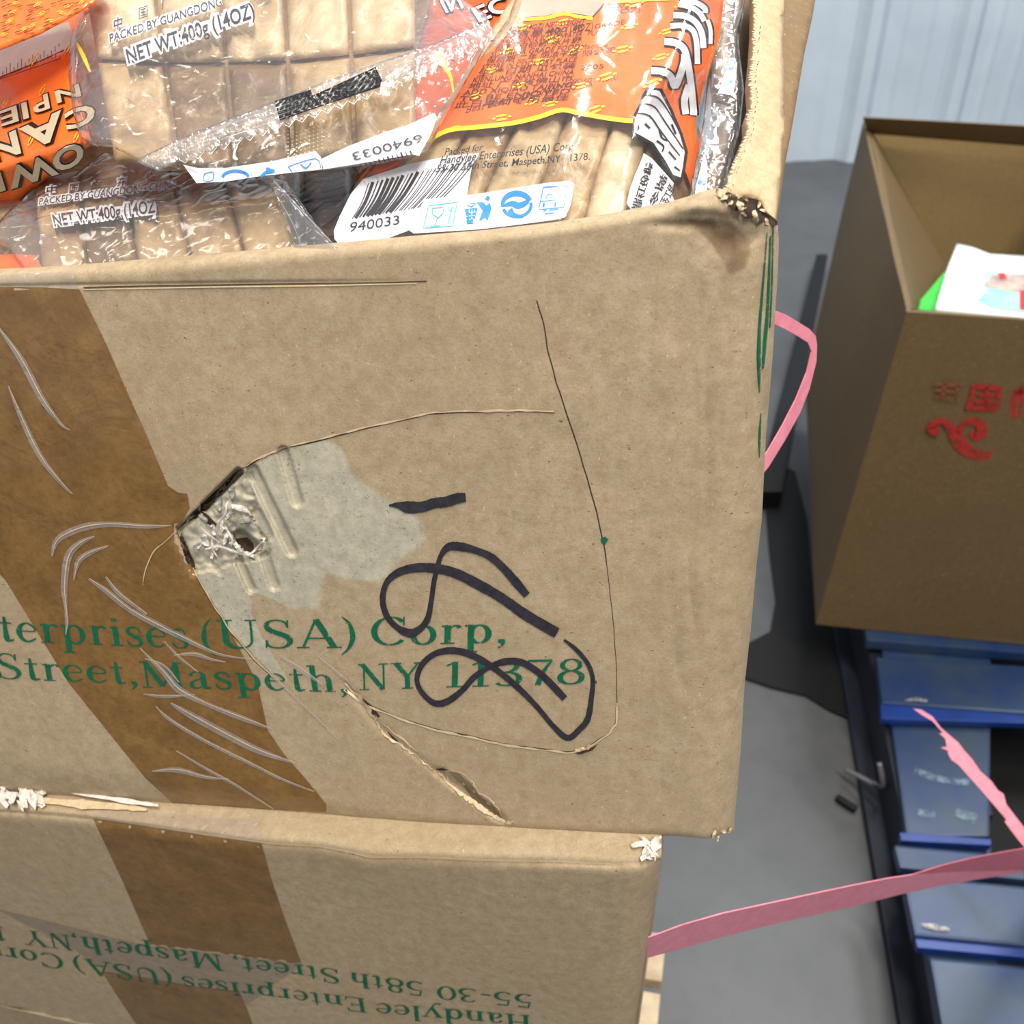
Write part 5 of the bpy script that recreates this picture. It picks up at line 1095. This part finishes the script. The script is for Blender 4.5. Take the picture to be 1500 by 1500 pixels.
# blocks and bottom boards, painted near-black for the shade under the deck
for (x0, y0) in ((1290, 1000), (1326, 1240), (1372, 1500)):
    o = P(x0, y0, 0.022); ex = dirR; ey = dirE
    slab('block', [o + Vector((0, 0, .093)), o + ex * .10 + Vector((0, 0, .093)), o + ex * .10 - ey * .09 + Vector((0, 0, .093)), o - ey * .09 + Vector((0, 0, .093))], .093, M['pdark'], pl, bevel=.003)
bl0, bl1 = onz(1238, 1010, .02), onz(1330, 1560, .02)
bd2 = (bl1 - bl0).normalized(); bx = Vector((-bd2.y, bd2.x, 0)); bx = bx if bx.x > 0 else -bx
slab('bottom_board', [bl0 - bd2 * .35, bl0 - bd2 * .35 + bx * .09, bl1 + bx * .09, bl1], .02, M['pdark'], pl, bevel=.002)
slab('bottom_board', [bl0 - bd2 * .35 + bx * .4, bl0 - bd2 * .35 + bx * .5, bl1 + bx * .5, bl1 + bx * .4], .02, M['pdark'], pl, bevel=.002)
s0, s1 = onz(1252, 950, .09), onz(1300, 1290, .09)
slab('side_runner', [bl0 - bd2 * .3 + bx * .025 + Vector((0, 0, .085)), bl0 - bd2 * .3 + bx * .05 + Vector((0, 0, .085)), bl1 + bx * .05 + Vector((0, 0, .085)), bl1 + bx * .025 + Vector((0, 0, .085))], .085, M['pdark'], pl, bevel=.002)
# worn streaks on the blue paint
WSf = Surf(P(1300, 1000, PZ + .0045), P(1500, 1020, PZ + .0045), P(1340, 1400, PZ + .0045))
WS2 = Surf(P(1300, 1000, PZ - .0215), P(1500, 1020, PZ - .0215), P(1340, 1400, PZ - .0215))
pale = plain('bare_scuff', (196, 184, 176), .6, (150, 150, 150), 60, alpha_wear=(90, .38, .6))
scf = plain('grey_scuff', (130, 150, 164), .6, (96, 116, 130), 60, alpha_wear=(60, .42, .62))
for q_ in ([(1346, 1354, 3), (1370, 1358, 9), (1392, 1362, 4)], [(1326, 1026, 2), (1345, 1024, 5), (1358, 1027, 3)]): ribbon('scuff', WSf, q_, pale, pl, off=.0005, k=3, label='bare scuff in the paint')
for q_ in ([(1340, 1128, 8), (1365, 1138, 10), (1390, 1144, 8), (1420, 1146, 10)], [(1330, 1054, 3), (1338, 1054, 6)], [(1400, 1190, 12), (1430, 1200, 16)], [(1345, 1190, 10), (1370, 1195, 12)]): ribbon('scuff', WS2, q_, scf, pl, off=.0008, k=3)
# bent wire at the pallet's side
w0 = onz(1241, 1132, .06); wpts = [onz(1226, 1168, .004), onz(1248, 1182, .01), onz(1258, 1130, .05), onz(1280, 1150, .07), onz(1284, 1150, .075), onz(1288, 1118, .10)]
def tube(name, pts, r, mat, parent=None, n=8):
    pts = [Vector(p) for p in smooth_pts([tuple(p) for p in pts], 5)]; rings = []
    for i, p in enumerate(pts):
        t = (pts[min(i + 1, len(pts) - 1)] - pts[max(i - 1, 0)]).normalized(); a = t.orthogonal().normalized(); b = t.cross(a)
        rings.append([p + a * r * math.cos(q * 2 * math.pi / n) + b * r * math.sin(q * 2 * math.pi / n) for q in range(n)])
    V = [v for R in rings for v in R]; Fc = [(i * n + j, i * n + (j + 1) % n, (i + 1) * n + (j + 1) % n, (i + 1) * n + j) for i in range(len(rings) - 1) for j in range(n)]
    Fc += [tuple(range(n))[::-1], tuple(range((len(rings) - 1) * n, len(rings) * n))]
    return part(name, V, Fc, mat, parent)
wi = tube('bent_wire', [onz(1239, 1128, .03), onz(1256, 1136, .04), onz(1290, 1152, .06), onz(1292, 1140, .085), onz(1288, 1118, .11)], .004, M['wire']); recentre(wi); tag(wi, 'short bent grey wire sticking out of the blue pallet side', 'wire')
wi = tube('black_stick', [onz(1226, 1168, .008), onz(1238, 1176, .008), onz(1254, 1186, .008)], .006, M['dark']); recentre(wi); tag(wi, 'short black stick on the floor against the blue pallet', 'stick')
# ---- added black strip standing in for the far carton's shadow on the floor
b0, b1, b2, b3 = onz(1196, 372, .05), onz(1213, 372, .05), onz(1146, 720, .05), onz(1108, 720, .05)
kb = slab('shadow_strip', [b0, b1, b2, b3], .049, M['dark'], None, bevel=.004); recentre(kb); tag(kb, 'long black strip on the floor standing in for the shadow of the far carton', 'shadow strip')

mt_ = [onz(x, y, .006) for x, y in [(1132, 676), (1165, 690), (1182, 760), (1194, 900), (1246, 940), (1520, 935), (1700, 950), (1840, 1560), (1372, 1560), (1310, 1240), (1262, 1060), (1215, 1040), (1180, 1018), (1130, 1006), (1090, 992), (1060, 960), (1128, 925), (1136, 880), (1126, 800), (1120, 720)]]  # flat black sheet added as the floor shade around the pallet
bs = slab('shadow_sheet', mt_, .005, M['dark'], None); recentre(bs); tag(bs, 'flat black sheet standing in for floor shade beside and under the blue pallet', 'shadow sheet')

# ================================================================== PINK STRAPS
def strap3(name, polys, surf_pts, mats, label):
    A_, B_ = pt(*surf_pts[0]), pt(*surf_pts[1]); S = Surf(A_, B_, A_ + Vector(surf_pts[2]), lambda x, y: .0006 * nz(x, y, 90, 7)); t = thing(name, S.at(*polys[0][0]), label, 'strap')
    for i, p in enumerate(polys): solid('band', S, p, M[mats[i]], t, 0.0004 * i, 8, .0007, 1, .00001).data.shade_flat()
    return t
dl = LSP.depth(945, 1390)
strap3('pink_strap', [[(936, 1378), (960, 1370), (1000, 1355), (1060, 1338), (1120, 1325), (1180, 1312), (1250, 1297), (1300, 1287), (1340, 1281), (1400, 1277), (1460, 1276), (1690, 1264), (1690, 1290), (1500, 1278), (1440, 1287), (1380, 1297), (1320, 1310), (1250, 1328), (1180, 1343), (1120, 1357), (1060, 1372), (1000, 1389), (950, 1403), (936, 1408)],
    [(1338, 1281), (1380, 1268), (1420, 1258), (1470, 1248), (1500, 1243), (1690, 1210), (1690, 1264), (1460, 1276), (1400, 1277)]], [(936, 1390, dl + .045), (1500, 1260, 1.0), (0, -.02, .1)], ['pink', 'pinkdark'], 'long pink strap stretched taut from the lower carton to the blue pallet, with a twist')
fr = [(1338, 1038), (1350, 1040), (1366, 1050), (1378, 1066), (1392, 1078), (1404, 1088), (1412, 1099), (1424, 1112), (1436, 1130), (1452, 1144), (1462, 1158), (1470, 1163), (1474, 1178), (1486, 1194), (1500, 1212), (1600, 1335), (1600, 1380), (1500, 1240), (1490, 1228), (1478, 1212), (1472, 1204), (1474, 1200), (1455, 1178), (1438, 1158), (1420, 1138), (1404, 1120), (1394, 1113), (1390, 1106), (1388, 1099), (1378, 1095), (1387, 1094), (1385, 1082), (1376, 1074), (1382, 1074), (1366, 1056), (1352, 1048)]
strap3('pink_strap', [fr], [(1340, 1040, 1.10), (1540, 1260, 1.02), (.1, -.03, .03)], ['pink'], 'frayed pale pink strap end rising over the blue pallet')
strap3('pink_strap', [[(1106, 447), (1133, 454), (1150, 460), (1170, 472), (1186, 482), (1195, 492), (1197, 505), (1196, 530), (1186, 570), (1172, 605), (1150, 645), (1126, 684), (1106, 708), (1106, 684), (1124, 662), (1146, 624), (1166, 585), (1182, 545), (1189, 515), (1184, 502), (1170, 493), (1150, 482), (1133, 474), (1106, 466)]], [(1112, 460, .53), (1195, 500, .58), (0, -.02, -.1)], ['pink'], 'pink strap loop curving out from behind the open carton')
